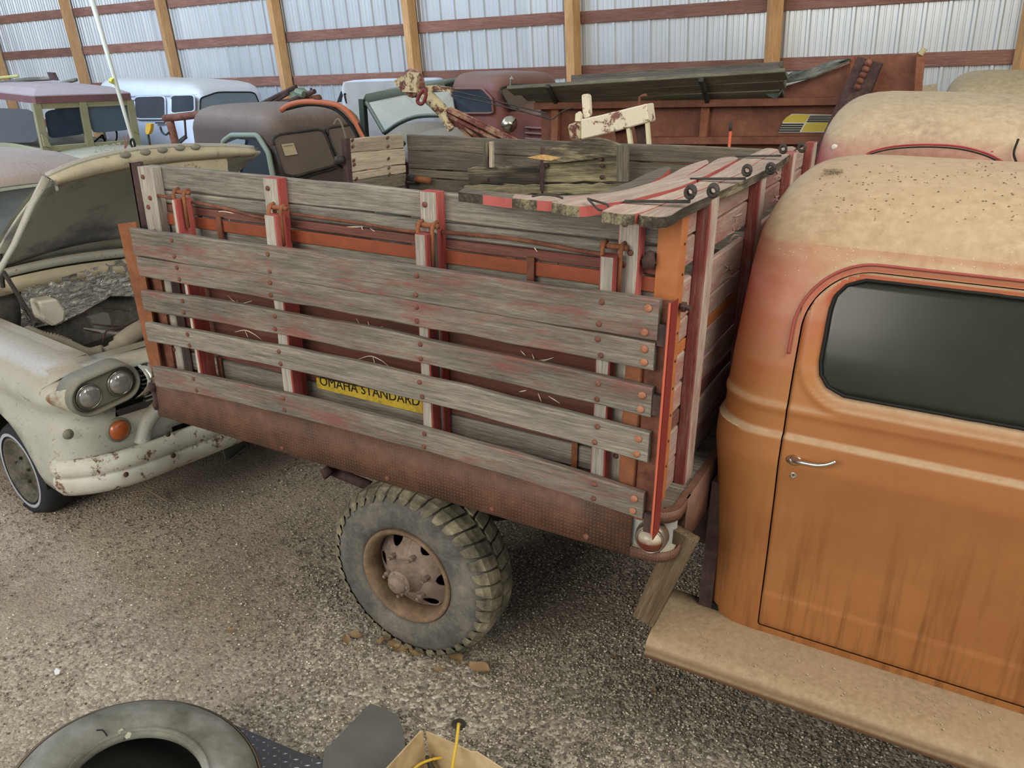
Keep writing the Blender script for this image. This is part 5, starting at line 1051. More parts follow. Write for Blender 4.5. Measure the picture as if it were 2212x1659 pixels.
# branches and straps lying on its roof
br = thing('scrap_bundle', 'bundle of weathered sticks and wire lying on the roof of the olive wagon', 'scrap', ony(60, 180, 7.6)); b = MB()
Z_ = 0
for pts, r in ((((0, 186), (20, 178), (60, 172), (100, 170), (116, 168)), .03), (((0, 178), (50, 173), (80, 172)), .02), (((10, 185), (60, 182), (110, 186), (140, 178), (165, 172)), .025), (((0, 182), (8, 176), (18, 182)), .03)): b.tube(smoothpath([ony(x, y, 7.6) for x, y in pts], 4), r, 6)
b.obj('stick', M['wood_dark'], br, smooth=True); MB().prism([ony(x, y, 7.55) for x, y in ((101, 156), (113, 157), (121, 174), (108, 172))], (0, .05, 0)).obj('board_end', M['rust_dark'], br)
MB().tube([ony(0, 168, 7.6), ony(40, 164, 7.6)], .02, 6).obj('yellow_pole', plain('pale_yellow', '#b5b06c', .6), br)
# ---- long thin pole
pole = thing('long_pole', 'long thin white pole leaning up in front of the olive wagon', 'pole', Vector((*ony(292, 330, 5.6).xy, 0)))
a, c = ony(288, 310, 5.6), ony(187, -40, 5.6); dn = (a - c).normalized(); e = a + dn * ((a.z - .0) / -dn.z)
MB().tube([e, a, c], [.018, .016, .026], 8).obj('shaft', plain('pole_white', '#b9b8a4', .5), pole, smooth=True); MB().tube([ony(240, 174, 5.58), ony(246, 176, 5.58)], .03, 8).obj('tape', plain('tape_yellow', '#c2bd4a', .5), pole)
b = MB(); b.tube(smoothpath([ony(x, y, 5.5) for x, y in ((266, 292), (271, 310), (268, 325), (275, 310), (276, 290))], 4), .006, 5); b.obj('red_cord', plain('cord_red', '#8f5a4c', .6), pole)
b = MB(); b.tube(smoothpath([ony(x, y, 5.5) for x, y in ((288, 322), (282, 308), (286, 300), (291, 312), (290, 324))], 4), .011, 6); b.obj('black_loop', M['black'], pole)
# ---- yellow nozzle / hook
nz_ = thing('yellow_clamp', 'small yellow clamp hanging in front of the white van', 'clamp', ony(320, 280, 6.0)); MB().prism(rpoly([ony(x, y, 6.0) for x, y in ((315, 266), (326, 267), (325, 280), (320, 291), (314, 288))], .2), (0, .04, 0)).obj('body', plain('clamp_yellow', '#c29a34', .5), nz_)
MB().tube([ony(320, 290, 6.02), Vector((*ony(320, 290, 6.02).xy, 0))], .012, 6).obj('stand', M['dark_metal'], nz_)
# ---- rusty pipe rack
pr_ = thing('pipe_rack', 'rusty steel pipe rack standing between the van and the brown cab', 'rack', Vector((*ony(372, 310, 6.6).xy, 0)))
MB().tube([ony(356, 256, 6.6), ony(470, 243, 6.6), ony(690, 213, 6.6)], .042, 10).obj('cross_pipe', M['rust'], pr_, smooth=True); a = ony(367, 262, 6.6); c = ony(379, 310, 6.6); MB().tube([a, c, c + (c - a).normalized() * 1.3], .045, 10).obj('upright', M['rust'], pr_, smooth=True)
b = MB(); b.tube(smoothpath([ony(x, y, 6.55) for x, y in ((346, 273), (350, 285), (358, 291), (365, 286))], 4), .012, 6); b.obj('hook', M['dark_metal'], pr_, smooth=True); MB().tube([ony(399, 258, 6.6), ony(402, 300, 6.6)], .012, 6).obj('tie_rod', M['rust_dark'], pr_)
MB().prism([ony(x, y, 6.55) for x, y in ((380, 305), (398, 292), (401, 298), (385, 312))], (0, .03, 0)).obj('clip', M['dark_metal'], pr_)
# ---- brown old pickup cab
C = ony(590, 300, 4.95); D = ony(404, 300, 5.2); E_ = ony(800, 300, 6.0); F4 = D + E_ - C
bc = thing('brown_truck', 'dust brown old pickup cab with rounded roof and an open side window', 'truck', ((C.x + F4.x) / 2, (C.y + F4.y) / 2, 0))
M['brown'] = dusty('brown_paint', '#51463e', '#83756a', '#433a34', .0, .7, .7, 2, .8)
ze = ony(590, 268, 4.95).z
cc = (C + F4) / 2
shell('body', [XY(D), XY(C), XY(E_), XY(F4)], [(.5, 1.02), (1.1, 1.04), (1.3, 1.0)] + roofprof(1.3, ze - .10, .21)[2:], M['brown'], bc, .16)
wp = ((482, 395), (482, 305), (500, 292), (556, 292), (580, 330), (592, 392))
wallpane('side_window', wp, C, D, gd, bc, plain('pale_green_paint', '#7f8c7f', .7), off=.02, k=.12, fr=.022)
wallpane('inner_pane', ((488, 385), (488, 310), (512, 300), (530, 302), (515, 385)), C, D, gl, bc, off=.035, k=.1)
wallpane('windscreen', ((588, 300), (604, 290), (698, 278), (728, 356), (634, 382), (612, 376)), C, E_, gdust, bc, M['dark_metal'], off=.04, fr=.012); wallpane('windscreen', ((703, 277), (765, 268), (790, 300), (800, 360), (735, 358)), C, E_, gdust, bc, M['dark_metal'], off=.04, fr=.012)
wallpane('sticker', ((609, 312), (634, 309), (643, 333), (617, 337)), C, E_, plain('old_paper', '#b9a88a', .9), bc, off=.055, k=.02)
wallpane('paper_line', ((613, 315), (632, 312.5), (632.5, 314), (613.5, 316.5)), C, E_, plain('faded_print', '#8d8068', .9), bc, off=.06, k=.02)
MB().tube(smoothpath([onp(x, y, C + Vector((0, -.09, 0)), Vector((E_ - C).cross(Vector((0, 0, 1))))) for x, y in ((640, 388), (690, 372), (728, 362))], 3), .012, 6).obj('wiper', M['dark_metal'], bc)
MB().tube(smoothpath([ony(x, y, 4.9) for x, y in ((722, 268), (730, 257), (738, 268), (748, 300))], 4), .008, 6).obj('mirror_wire', plain('brown_wire', '#75685a', .6), bc)
tyres(bc, [(C.x - .1, C.y + .3), (E_.x - .2, E_.y), (D.x, D.y + .3), (F4.x, F4.y)], .36)
hz = thing('rubber_hose', 'orange and black rubber hose draped over the brown cab', 'hose', ony(740, 250, 5.2))
for pts, r, m in ((((608, 238), (628, 226), (660, 220), (700, 222), (735, 230), (760, 252), (780, 285), (796, 320), (800, 380)), .022, plain('hose_orange', '#a8603f', .6)), (((615, 236), (660, 226), (700, 228), (730, 240), (752, 262), (770, 290), (784, 330)), .014, M['black']), (((650, 222), (680, 217), (710, 222), (745, 235), (775, 270), (800, 310)), .012, M['black'])):
    MB().tube(smoothpath([ony(x, y, 5.0) for x, y in pts], 5), r, 8).obj('hose_line', m, hz, smooth=True)
jk = thing('bumper_jack', 'green and black lever jack resting on the rusty pipe behind the brown cab', 'jack', ony(640, 205, 6.5))
b = MB(); b.tube([ony(553, 230, 6.5), ony(640, 187, 6.5)], .022, 6).tube([ony(580, 228, 6.5), ony(625, 200, 6.5)], .018, 6); b.obj('bar', M['rust_dark'], jk); MB().tube([ony(610, 225, 6.5), ony(680, 197, 6.5)], .024, 8).tube([ony(672, 200, 6.5), ony(672, 190, 6.5)], .012, 6).obj('lever', M['rust_dark'], jk)
MB().prism([ony(x, y, 6.5) for x, y in ((615, 197), (640, 190), (652, 200), (648, 212), (634, 214), (618, 203))], (0, .11, 0)).tube([ony(640, 198, 6.45), ony(656, 204, 6.45)], .035, 8).obj('jack_head', plain('jack_green', '#6f7c66', .6), jk)
# ---- white vehicle and green panel truck
wv = thing('white_truck', 'white truck cab glimpsed between the brown cab and the green truck', 'truck', Vector((*ony(760, 240, 8.4).xy, 0)))
a, c = ony(735, 200, 8.2), ony(800, 200, 9.0); f_d = Vector((.3, 1, 0)) * 1.4
wz = ony(740, 178, 8.2).z
shell('body', [XY(a), XY(c), XY(c + f_d), XY(a + f_d)], [(.3, 1), (wz - .06, 1), (wz, .97), (wz + .02, .8)], plain('truck_white', '#d5e0ea', .4), wv, .08); wallpane('window', ((744, 203), (782, 203), (782, 222), (748, 224)), a, c, gl, wv, M['black'], off=.03, k=.06)
wallpane('side_glass', ((728, 222), (738, 196), (741, 206), (738, 220)), a, c, gd, wv, off=.03, k=.06); tyres(wv, [(a.x, a.y + .2), (c.x, c.y)])
wallpane('door_panel', ((748, 232), (760, 232), (760, 244), (748, 244)), a, c, plain('panel_grey', '#b9c2ca', .5), wv, off=.03, k=.06)
gt = thing('green_truck', 'dark green truck with a dusty tilted windscreen and grey rounded fenders', 'truck', Vector((*ony(860, 250, 7.2).xy, 0)))
M['dkgreen'] = dusty('dark_green_paint', '#39453a', '#7d8574', '#303b31', .1, .8, .5, 3, .7)
A = ony(786, 210, 6.9); B = ony(960, 185, 7.5)
b = MB(); r0 = [ony(783, 218, 6.9), ony(790, 203, 6.9), ony(860, 190, 7.2), ony(960, 178, 7.4)]; r1 = [ony(783, 230, 6.9), ony(790, 226, 6.85), ony(858, 214, 7.1), ony(960, 200, 7.3)]
b.grid([r1, r0, [p + Vector((.0, .5, .05)) for p in r0], [p + Vector((0, 1.3, .03)) for p in r0]]); b.obj('roof', M['dkgreen'], gt, smooth=True, thick=.04, angle=.6)
MB().bar(ony(783, 214, 6.9), Vector((*ony(790, 295, 6.9).xy, .6)), (1, 0, 0), .06, .06).obj('pillar', M['dkgreen'], gt); MB().tube([ony(792, 222, 6.85), ony(830, 287, 6.6)], .02, 6).obj('windscreen_post', M['dkgreen'], gt)
MB().prism([ony(x, y, Y) for x, y, Y in ((793, 222, 6.85), (870, 206, 7.0), (975, 196, 7.2), (985, 262, 6.9), (925, 252, 6.8), (880, 262, 6.7), (830, 286, 6.6))], (0, .015, 0)).obj('windscreen', glass_mat('pale_dusty_glass', '#98998c', '#a9aa9b', .8, .99, .6), gt)
MB().tube(smoothpath([ony(x, y, 6.58) for x, y in ((830, 288), (862, 266), (900, 252), (950, 250), (985, 256))], 4), .02, 6).obj('cowl_edge', M['dkgreen'], gt, smooth=True)
M['greyfender'] = dusty('grey_fender', '#77766f', '#8e897c', '#6a6963', .1, .8, .7, 3, .8)
for (px, py, Y, rx, rz) in ((915, 262, 6.4, .36, .25), (975, 275, 5.9, .42, .25)):
    c = ony(px, py, Y); b = MB(); b.grid([[c + Vector((rx * math.cos(a) * math.cos(t), .45 * math.sin(t), -.25 + (rz) * math.sin(a) * math.cos(t * .8))) for a in np.linspace(0, PI, 14)] for t in np.linspace(-1.2, 1.2, 9)]); b.obj('fender', M['greyfender'], gt, smooth=True, thick=.01)
tyres(gt, [(A.x, A.y + .2), (B.x, B.y)]); shell('body', [XY(A + Vector((.05, .3, 0))), XY(B + Vector((-.15, .2, 0))), XY(B + Vector((0, .8, 0))), XY(A + Vector((0, .8, 0)))], [(.3, 1), (1.45, 1), (1.5, .95)], rust('maroon_body', '#3a2220', '#553230', '#6b4440'), gt, .1)
# ---- maroon panel truck
C = ony(1080, 230, 6.9); D = ony(966, 230, 7.2); E_ = ony(1215, 215, 8.0); F4 = D + E_ - C
mt = thing('maroon_truck', 'dusty maroon old truck with rounded roof behind the red wagon box', 'truck', ((C.x + F4.x) / 2, (C.y + F4.y) / 2, 0))
M['maroon'] = dusty('maroon_paint', '#74463d', '#8a7064', '#673f37', .1, .8, .55, 3, .8)
ze = ony(1078, 186, 6.9).z; shell('body', [XY(D), XY(C), XY(E_), XY(F4)], [(.5, 1.02), (1.2, 1.03), (1.4, 1.0)] + roofprof(1.4, ze - .05, .17)[2:], M['maroon'], mt, .2)
wallpane('side_window', ((976, 192), (1042, 192), (1063, 214), (1066, 245), (985, 245), (976, 238)), C, D, gd, mt, M['maroon'], k=.15); wallpane('windscreen', ((1082, 190), (1110, 183), (1190, 186), (1200, 235), (1104, 238), (1084, 205)), C, E_, gdust, mt, M['dark_metal'], off=.04)
b = MB(); hd = (E_ - C).normalized(); hn = hd.cross(Vector((0, 0, 1))); hn = hn if hn.dot(-C) > 0 else -hn; H0 = C + hd * .15
b.grid([[H0 + hd * (.9 * s) + hn * (1.1 * t) + Vector((0, 0, ony(1130, 250, 6.8).z - H0.z + .10 * math.sin(PI * s) - .0 * t)) for s in np.linspace(0, 1, 9)] for t in (0, .5, 1)]); g0 = H0 + Vector((0, 0, ony(1130, 250, 6.8).z - H0.z))
b.grid([[g0 + hn * 1.1 * t, g0 + hn * 1.1 * t - Vector((0, 0, .7))] for t in (0, 1)]); b.obj('hood', M['maroon'], mt, smooth=True, angle=.5)
for i in range(4): MB().tube([g0 + hn * .2 - Vector((-.0, .02, .12 + .05 * i)), g0 + hn * .9 - Vector((0, .02, .12 + .05 * i))], .012, 5).obj('louver', M['maroon'], mt)
p = ony(1100, 268, 6.7); MB().lathe([(.0005, -.10), (.05, -.08), (.075, 0), (.07, .03), (.0005, .05)], p, (1, -.6, 0), 14).obj('headlamp', M['chrome'], mt, smooth=True); tyres(mt, [(C.x - .1, C.y + .2), (D.x, D.y + .2), (E_.x, E_.y)])
MB().tube([ony(1103, 185, 6.9), ony(1105, 170, 6.9)], .008, 6).lathe([(.02, 0), (.0005, .03)], ony(1105, 171, 6.9), (0, 0, 1), 8).obj('roof_light', M['chrome'], mt)
# two stake cables crossing in front
b = MB(); b.tube([ony(975, 195, 6.2), ony(1100, 225, 6.1), ony(1180, 245, 6.0)], .006, 5).tube([ony(975, 205, 6.2), ony(1080, 228, 6.1), ony(1185, 256, 6.0)], .006, 5).tube(smoothpath([ony(x, y, 6.0) for x, y in ((1165, 240), (1190, 258), (1215, 240), (1240, 232))], 4), .005, 5)
tag(b.obj('slack_wire', M['dark_metal']), 'thin dark slack wires strung in front of the maroon truck', 'wire')
# ---- red wagon box
wg = thing('grain_wagon', 'long rust-red steel grain wagon box with grey flared boards and a yellow checked decal', 'wagon', Vector((*ony(1500, 300, 7.0).xy, 0)))
M['wred'] = rust('wagon_red', '#553122', '#6e422e', '#82553c', 3, .6); Yw = 6.5; F = YF(Yw)
MB().prism([F(x, y) for x, y in ((1168, 226), (2010, 212), (2030, 420), (1172, 420))], (0, .03, 0)).obj('side_panel', M['wred'], wg)
x0_, x1_ = F(1168, 226).x, F(2010, 212).x
for (ya, yb, x_a, x_b) in ((226, 238, 1165, 2005), (300, 306, 1400, 2010), (352, 356, 1400, 2010)):
    p, q = F(x_a, ya + 2 + (0 if x_a > 1300 else 0)), F(x_b, (ya - 12 if ya < 250 else ya + 1)); plank('rail', p + Vector((0, -.05, 0)), q + Vector((0, -.05, 0)), UP, .055, .10, M['wred'], wg, rough=0)
for x in (1205, 1528, 1860): p = F(x, 232); plank('brace', p + Vector((0, -.03, .02)), p + Vector((.0, -.03, -.30)), (1, 0, 0), .07, .06, rust('brace_red', '#643c2a', '#7d4f38', '#8f6046') if x == 1205 else bpy.data.materials['brace_red'], wg, w2=.06)
# flared boards
def fl(px, py, Y): return ony(px, py, Y)
for i in range(3):
    a0, a1 = fl(1090 + 28 * i, 190 + 12 * i, 6.15 + .12 * i), fl(1700 - 3 * i, 150 + 20 * i, 6.15 + .12 * i); b0, b1 = fl(1090 + 28 * (i + 1), 190 + 12 * (i + 1), 6.15 + .12 * (i + 1)), fl(1700 - 3 * (i + 1), 150 + 20 * (i + 1), 6.15 + .12 * (i + 1))
    plank('flare_board', (a0 + b0) / 2, (a1 + b1) / 2, ((a0 - b0) + (a1 - b1)), (a0 - b0).length * .98, .03, wood('wood_mossy', '#4a473c', '#6e6a59', '#8f896c', '#7d7230', .12, '#8a7c38') if i == 0 else bpy.data.materials['wood_mossy'], wg, w2=(a1 - b1).length * .98, segs=8, rough=.003)
for (xt, yt, xb, yb) in ((1183, 186, 1203, 226), (1514, 172, 1530, 226)): plank('flare_bracket', fl(xt, yt, 6.12), fl(xb, yb, 6.45), (1, 0, 0), .035, .03, M['dark_metal'], wg)
b = MB(); b.grid([[fl(1240, 182, 6.9), fl(1400, 172, 6.95), fl(1690, 150, 7.0)], [fl(1235, 170, 8.2), fl(1400, 160, 8.2), fl(1680, 140, 8.2)]]); b.obj('load_cover', M['wood_inside'], wg, thick=.02)
plank('far_board', fl(1235, 178, 8.2), fl(1690, 150, 8.2), UP, .14, .03, M['wood_inside'], wg)
MB().prism([F(x, y) for x, y in ((1684, 216), (1684, 190), (1760, 166), (1835, 137), (1840, 122), (1993, 118), (1982, 206))], (0, .03, 0)).obj('end_panel', M['wred'], wg)
for (xa, ya, xb, yb, w_) in ((1990, 112, 1982, 208, .05), (1842, 124, 1836, 210, .03)): plank('end_post', fl(xb, yb, 6.44), fl(xa, ya, 6.44), (1, 0, 0), w_, .04, bpy.data.materials['brace_red'], wg)
MB().tube([fl(1988, 118, 6.42), fl(1998, 104, 6.42)], [.018, .02], 8).obj('post_tip', plain('chipped_cream', '#b6a684', .7), wg)
plank('elevator_arm', fl(1790, 345, 6.2), fl(1880, 130, 6.2), (1, 0, 0), .20, .12, M['rust_dark'], wg, w2=.16)
for i in range(5): p = fl(1852 + i * 6, 188 - i * 13, 6.12); MB().lathe([(.0005, -.03), (.018, -.02), (.024, 0)], p, (0, 1, 0), 12).obj('chain_link', M['rust'], wg, smooth=True)
# torn tarpaulin
rows = []
U_ = [(1692, 168), (1715, 156), (1745, 150), (1765, 143), (1800, 131), (1835, 126)]; L_2 = [(1680, 212), (1696, 180), (1740, 172), (1762, 166), (1800, 150), (1838, 130)]
for k in range(5): rows.append([ony(a[0] + (b_[0] - a[0]) * k / 4, a[1] + (b_[1] - a[1]) * k / 4, 6.40 + .04 * math.sin(i * 2.3 + k * 1.7)) for i, (a, b_) in enumerate(zip(U_, L_2))])
MB().grid(rows).obj('torn_tarp', (lambda t: t.out(t.ramp(t.noise(t.co((4, 4, 4), rnd=False), 1, 6, .7), [(.35, '#39433f'), (.5, '#5b605a'), (.65, '#8b8a7e')]), .6))(NT('grey_tarp')), wg, smooth=True, thick=.006)
MB().prism([ony(x, y, 6.42) for x, y in ((1655, 203), (1672, 176), (1690, 168), (1700, 172), (1688, 190), (1682, 216), (1660, 208))], (0, .01, 0)).obj('torn_tarp', plain('dark_tarp', '#3a4a46', .5), wg)
# decal
dec = empty('decal', wg, F(1740, 265)); G = YF(Yw - .012); yl = plain('decal_yellow', '#b5a23c', .5); bk = plain('decal_black', '#1f1d18', .5); wh_ = plain('decal_white', '#c9c9b4', .5)
def poly(name, pts, m, dy_=0): MB().prism([ony(x, y, Yw - .012 - dy_) for x, y in pts], (0, .003, 0)).obj(name, m, dec)
poly('backing', ((1681, 286), (1690, 266), (1698, 254), (1711, 246), (1800, 248), (1790, 286)), wh_)
poly('yellow_block', ((1689, 264), (1699, 253), (1712, 247.5), (1749, 248), (1739, 264.5)), yl, .003); poly('yellow_block', ((1741, 266), (1797, 264), (1786, 284), (1731, 284)), yl, .003)
for i in range(4):
    y = 249.5 + i * 3.9; xl = 1750 - i * 2.2; poly('black_bar', ((xl, y), (1799 - i * .5, y), (1798 - i * .5, y + 2.9), (xl - 1.6, y + 2.9)), bk, .003)
for i in range(4):
    y = 266.8 + i * 4.8; xl = 1688.5 - i * 2; poly('black_bar', ((xl, y), (1737 - i * 2.6, y), (1735 - i * 2.6, y + 3.5), (xl - 1.6, y + 3.5)), bk, .003)
tyres(wg, [(F(1250, 250).x, 6.6), (F(1900, 250).x, 6.6)], .42); MB().box((x0_ + .2, 6.7, .4), (x1_ - .2, 8.2, .9)).obj('undercarriage', M['rust_dark'], wg)
# ---- cream A-frame mast behind the bed
ms = thing('derrick_mast', 'cream and rust painted mast head with splayed steel legs rising behind the truck bed', 'machine', Vector((*ony(1040, 300, 4.7).xy, 0)))
M['chipcream'] = (lambda t: t.out(t.mix(t.ramp(t.noise(t.co((16, 16, 16), rnd=False), 1, 7, .75), [(.50, 0), (.56, 1)]), '#b9ab86', '#5f3a30'), .7))(NT('cream_over_rust')); M['chipmaroon'] = (lambda t: t.out(t.mix(t.ramp(t.noise(t.co((12, 12, 12), rnd=False), 1, 7, .75), [(.44, 0), (.56, 1)]), '#a08068', '#6a3a36'), .7))(NT('maroon_over_cream'))
MB().tube([ony(912, 196, 4.6), ony(962, 245, 4.6)], [.045, .042], 12).obj('mast_tube', M['chipcream'], ms, smooth=True)
for (xa, ya, xb, yb) in ((958, 240, 1024, 300), (962, 243, 1045, 302), (966, 246, 1078, 302), (968, 236, 1105, 302)):
    a, c = ony(xa, ya, 4.6), ony(xb, yb, 4.7); dn = (c - a).normalized(); MB().bar(a, c + dn * 1.2, (0, 1, 0), .05, .02).bar(a + Vector((.0, .02, 0)), c + dn * 1.2 + Vector((0, .02, 0)), (1, 0, 0), .035, .012).obj('leg', M['chipmaroon'], ms)
p = ony(1080, 302, 4.7); MB().bar(p, Vector((p.x + .1, p.y + .1, 0)), (1, 0, 0), .08, .08).obj('base_post', M['chipmaroon'], ms)
MB().prism([ony(x, y, 4.55) for x, y in ((850, 174), (872, 163), (880, 155), (905, 158), (898, 182), (900, 200), (868, 198), (856, 186))], (0, .025, 0)).obj('head_plate', M['chipcream'], ms)
MB().lathe([(.0005, -.03), (.085, -.03), (.09, -.015), (.07, 0), (.09, .015), (.085, .03), (.0005, .03)], ony(893, 180, 4.62), (.35, 1, 0), 24).obj('pulley', M['chipmaroon'], ms, smooth=True)
MB().prism([ony(x, y, 4.6) for x, y in ((912, 186), (935, 184), (975, 190), (972, 198), (930, 196), (914, 200))], (0, .04, 0)).obj('arm', M['chipcream'], ms); b = MB(); b.tube(smoothpath([ony(x, y, 4.5) for x, y in ((918, 192), (906, 205), (902, 220), (912, 224), (920, 208), (918, 192))], 5), .012, 6); b.obj('chain_hook', plain('hook_red', '#6f2f2c', .5), ms, smooth=True)
MB().tube([ony(955, 245, 4.55), ony(963, 262, 4.55), ony(975, 280, 4.55)], [.03, .02, .025], 6).obj('bracket', M['chipcream'], ms)
# ---- white rusty beam behind the bed
wb = thing('white_beam_machine', 'chipped white steel beam on angle legs standing just behind the truck bed', 'machine', Vector((*ony(1310, 300, 4.4).xy, 0)))
M['chipwhite'] = (lambda t: t.out(t.mix(t.ramp(t.noise(t.co((7, 7, 7), rnd=False), 1, 8, .8), [(.55, 0), (.59, 1)]), '#d6cab0', '#7c5348'), .6))(NT('white_over_rust'))
Gb = YF(4.35); MB().prism([Gb(x, y) for x, y in ((1254, 258), (1300, 248), (1396, 224), (1401, 264), (1330, 284), (1254, 302))], (0, .12, 0)).obj('beam', M['chipwhite'], wb, bevel=.006)
MB().prism([Gb(x, y) for x, y in ((1225, 270), (1240, 265), (1254, 263), (1254, 302), (1230, 302))], (0, .10, 0)).obj('beam_end', M['chipcream'], wb, bevel=.01)
MB().prism(rpoly([ony(x, y, 4.45) for x, y in ((1256, 206), (1262, 203), (1269, 203), (1273, 208), (1275, 252), (1260, 256))], .25), (0, .03, 0)).obj('upright', M['chipwhite'], wb)
MB().prism([ony(x, y, 4.40) for x, y in ((1242, 262), (1243, 246), (1250, 241), (1254, 248), (1254, 262))], (0, .03, 0)).obj('lug', M['chipwhite'], wb)
for q in (((1352, 275), (1359, 273), (1367, 330), (1359, 330)), ((1393, 262), (1399, 261), (1405, 330), (1398, 330))): MB().prism([ony(x, y, 4.36) for x, y in q], (0, .03, 0)).obj('leg', plain('cream_leg', '#cfc6a0', .6), wb)
MB().prism([ony(x, y, 4.42) for x, y in ((1370, 272), (1397, 266), (1400, 330), (1382, 330))], (0, .02, 0)).obj('leg_plate', M['rust_dark'], wb); MB().prism([ony(x, y, 4.42) for x, y in ((1328, 285), (1352, 278), (1360, 330), (1336, 330))], (0, .02, 0)).obj('leg_plate', M['rust'], wb)
for x in (1345, 1385): p = ony(x, 330, 4.42); MB().box((p.x - .03, p.y, 0), (p.x + .03, p.y + .05, p.z)).obj('leg', M['rust_dark'], wb)
MB().tube([ony(x, y, 4.36) for x, y in ((1380, 226), (1382, 210), (1390, 206), (1397, 206))], .008, 6).obj('hook', M['rust'], wb)
# ---- cabs to the right
def cabshell(name, x0, x1, y0, y1, ztop, mat, par, zlow=.6):
    k_ = (y1 - y0) / 1.358; rows = []
    for z, d, e, r in list(zip(PZ, PD, PX, PR))[:-1]:
        zz = ztop - (1.998 - z) * k_ ** .5
        d *= k_; e *= 1.0; r = max(min(r, (y1 - y0 - 2 * d) / 2 - .002, (x1 - x0 - 3.2 * e) / 2 - .002), .003); X0, X1, Y0, Y1 = x0 + e, x1 - e * 2.0, y0 + d, y1 - d; row = []
        for cx2, cy2, a0 in ((X0 + r, Y0 + r, 1.5 * PI), (X0 + r, Y1 - r, PI), (X1 - r, Y1 - r, .5 * PI), (X1 - r, Y0 + r, 0)):
            for i in range(9): a = a0 - PI / 2 * i / 8; row.append(Vector((cx2 + r * math.cos(a), cy2 + r * math.sin(a), zz)))
        full = []
        for i, p in enumerate(row):
            q = row[(i + 1) % len(row)]; full.append(p)
            if i % 9 == 8: full += [p.lerp(q, j / 10) for j in range(1, 10)]
        rows.append(full)
    b = MB(); b.grid(rows, closed=True); m = len(rows[-1]); cc = sum(rows[-1], Vector()) / m + Vector((0, 0, .003)); b.add([cc] + rows[-1], [(0, i + 1, (i + 1) % m + 1) for i in range(m)])
    return b.obj(name, mat, par, smooth=True, angle=1.2)
c2 = thing('red_cab_truck', 'red truck cab thick with tan dust, right behind the orange cab', 'truck', (-.1, 5.0, 0))
def red_ex(t, base, n, n2): return base
M['redcab'] = dusty('red_cab_paint', '#96343a', '#b5a184', '#8e3038', .15, .62, .5, 1.6, 1.0)
cabshell('cab', -.70, .62, 4.22, 5.70, 2.125, M['redcab'], c2)
G2 = lambda x, y, Y=4.36: ony(x, y, Y)
arc = smoothpath([G2(x, y, Y) for x, y, Y in ((1868, 345, 4.27), (1880, 333, 4.285), (1930, 321, 4.305), (2000, 317, 4.31), (2070, 321, 4.31), (2130, 336, 4.29), (2172, 358, 4.26))], 5)
MB().tube([p + Vector((0, -.012, 0)) for p in arc], .004, 6).obj('drip_rail', M['black'], c2, smooth=True); MB().tube([p + Vector((0, -.010, .010)) for p in arc], .005, 6).obj('drip_rail', plain('rail_red', '#8e2a33', .5), c2, smooth=True)
MB().tube(smoothpath([ony(2200, 300, 4.35), ony(2190, 330, 4.33), ony(2196, 352, 4.3)], 4), .005, 6).obj('windscreen_rubber', M['black'], c2, smooth=True)
MB().tube([ony(2208, 236, 4.75), ony(2160, 300, 4.42), ony(2142, 330, 4.36)], .007, 6).obj('pillar_seam', M['redcab'], c2, smooth=True)
p = ony(1803, 318, 4.37); MB().lathe([(.016, 0), (.010, -.003), (.0005, -.004)], p, (0, 1, .2), 9).obj('bird_dropping', plain('dropping_white', '#cfcabd', .9), c2)
tyres(c2, [(-.3, 4.3), (.3, 4.3), (-.3, 5.7)], .42)
c3 = thing('green_cab_truck', 'pale green truck cab with tan dust on its roof, farthest right', 'truck', (.15, 7.2, 0)); c3['label'] = 'pale green truck cab with a tan dusty roof behind the red cab'
M['greencab'] = dusty('green_cab_paint', '#6f7f6c', '#a89878', '#677663', .3, .7, .5, 1.6, 1.0); cabshell('cab', -.28, 1.0, 6.75, 8.3, 2.20, M['greencab'], c3); tyres(c3, [(-.0, 6.6), (.7, 6.6)], .42)
MB().grid([[ony(1990, y, Y) for y, Y in ((186, 8.2), (215, 8.0))], [ony(2025, y, Y) for y, Y in ((180, 8.2), (212, 8.0))]]).obj('cargo_edge', M['greencab'], c3, thick=.03)
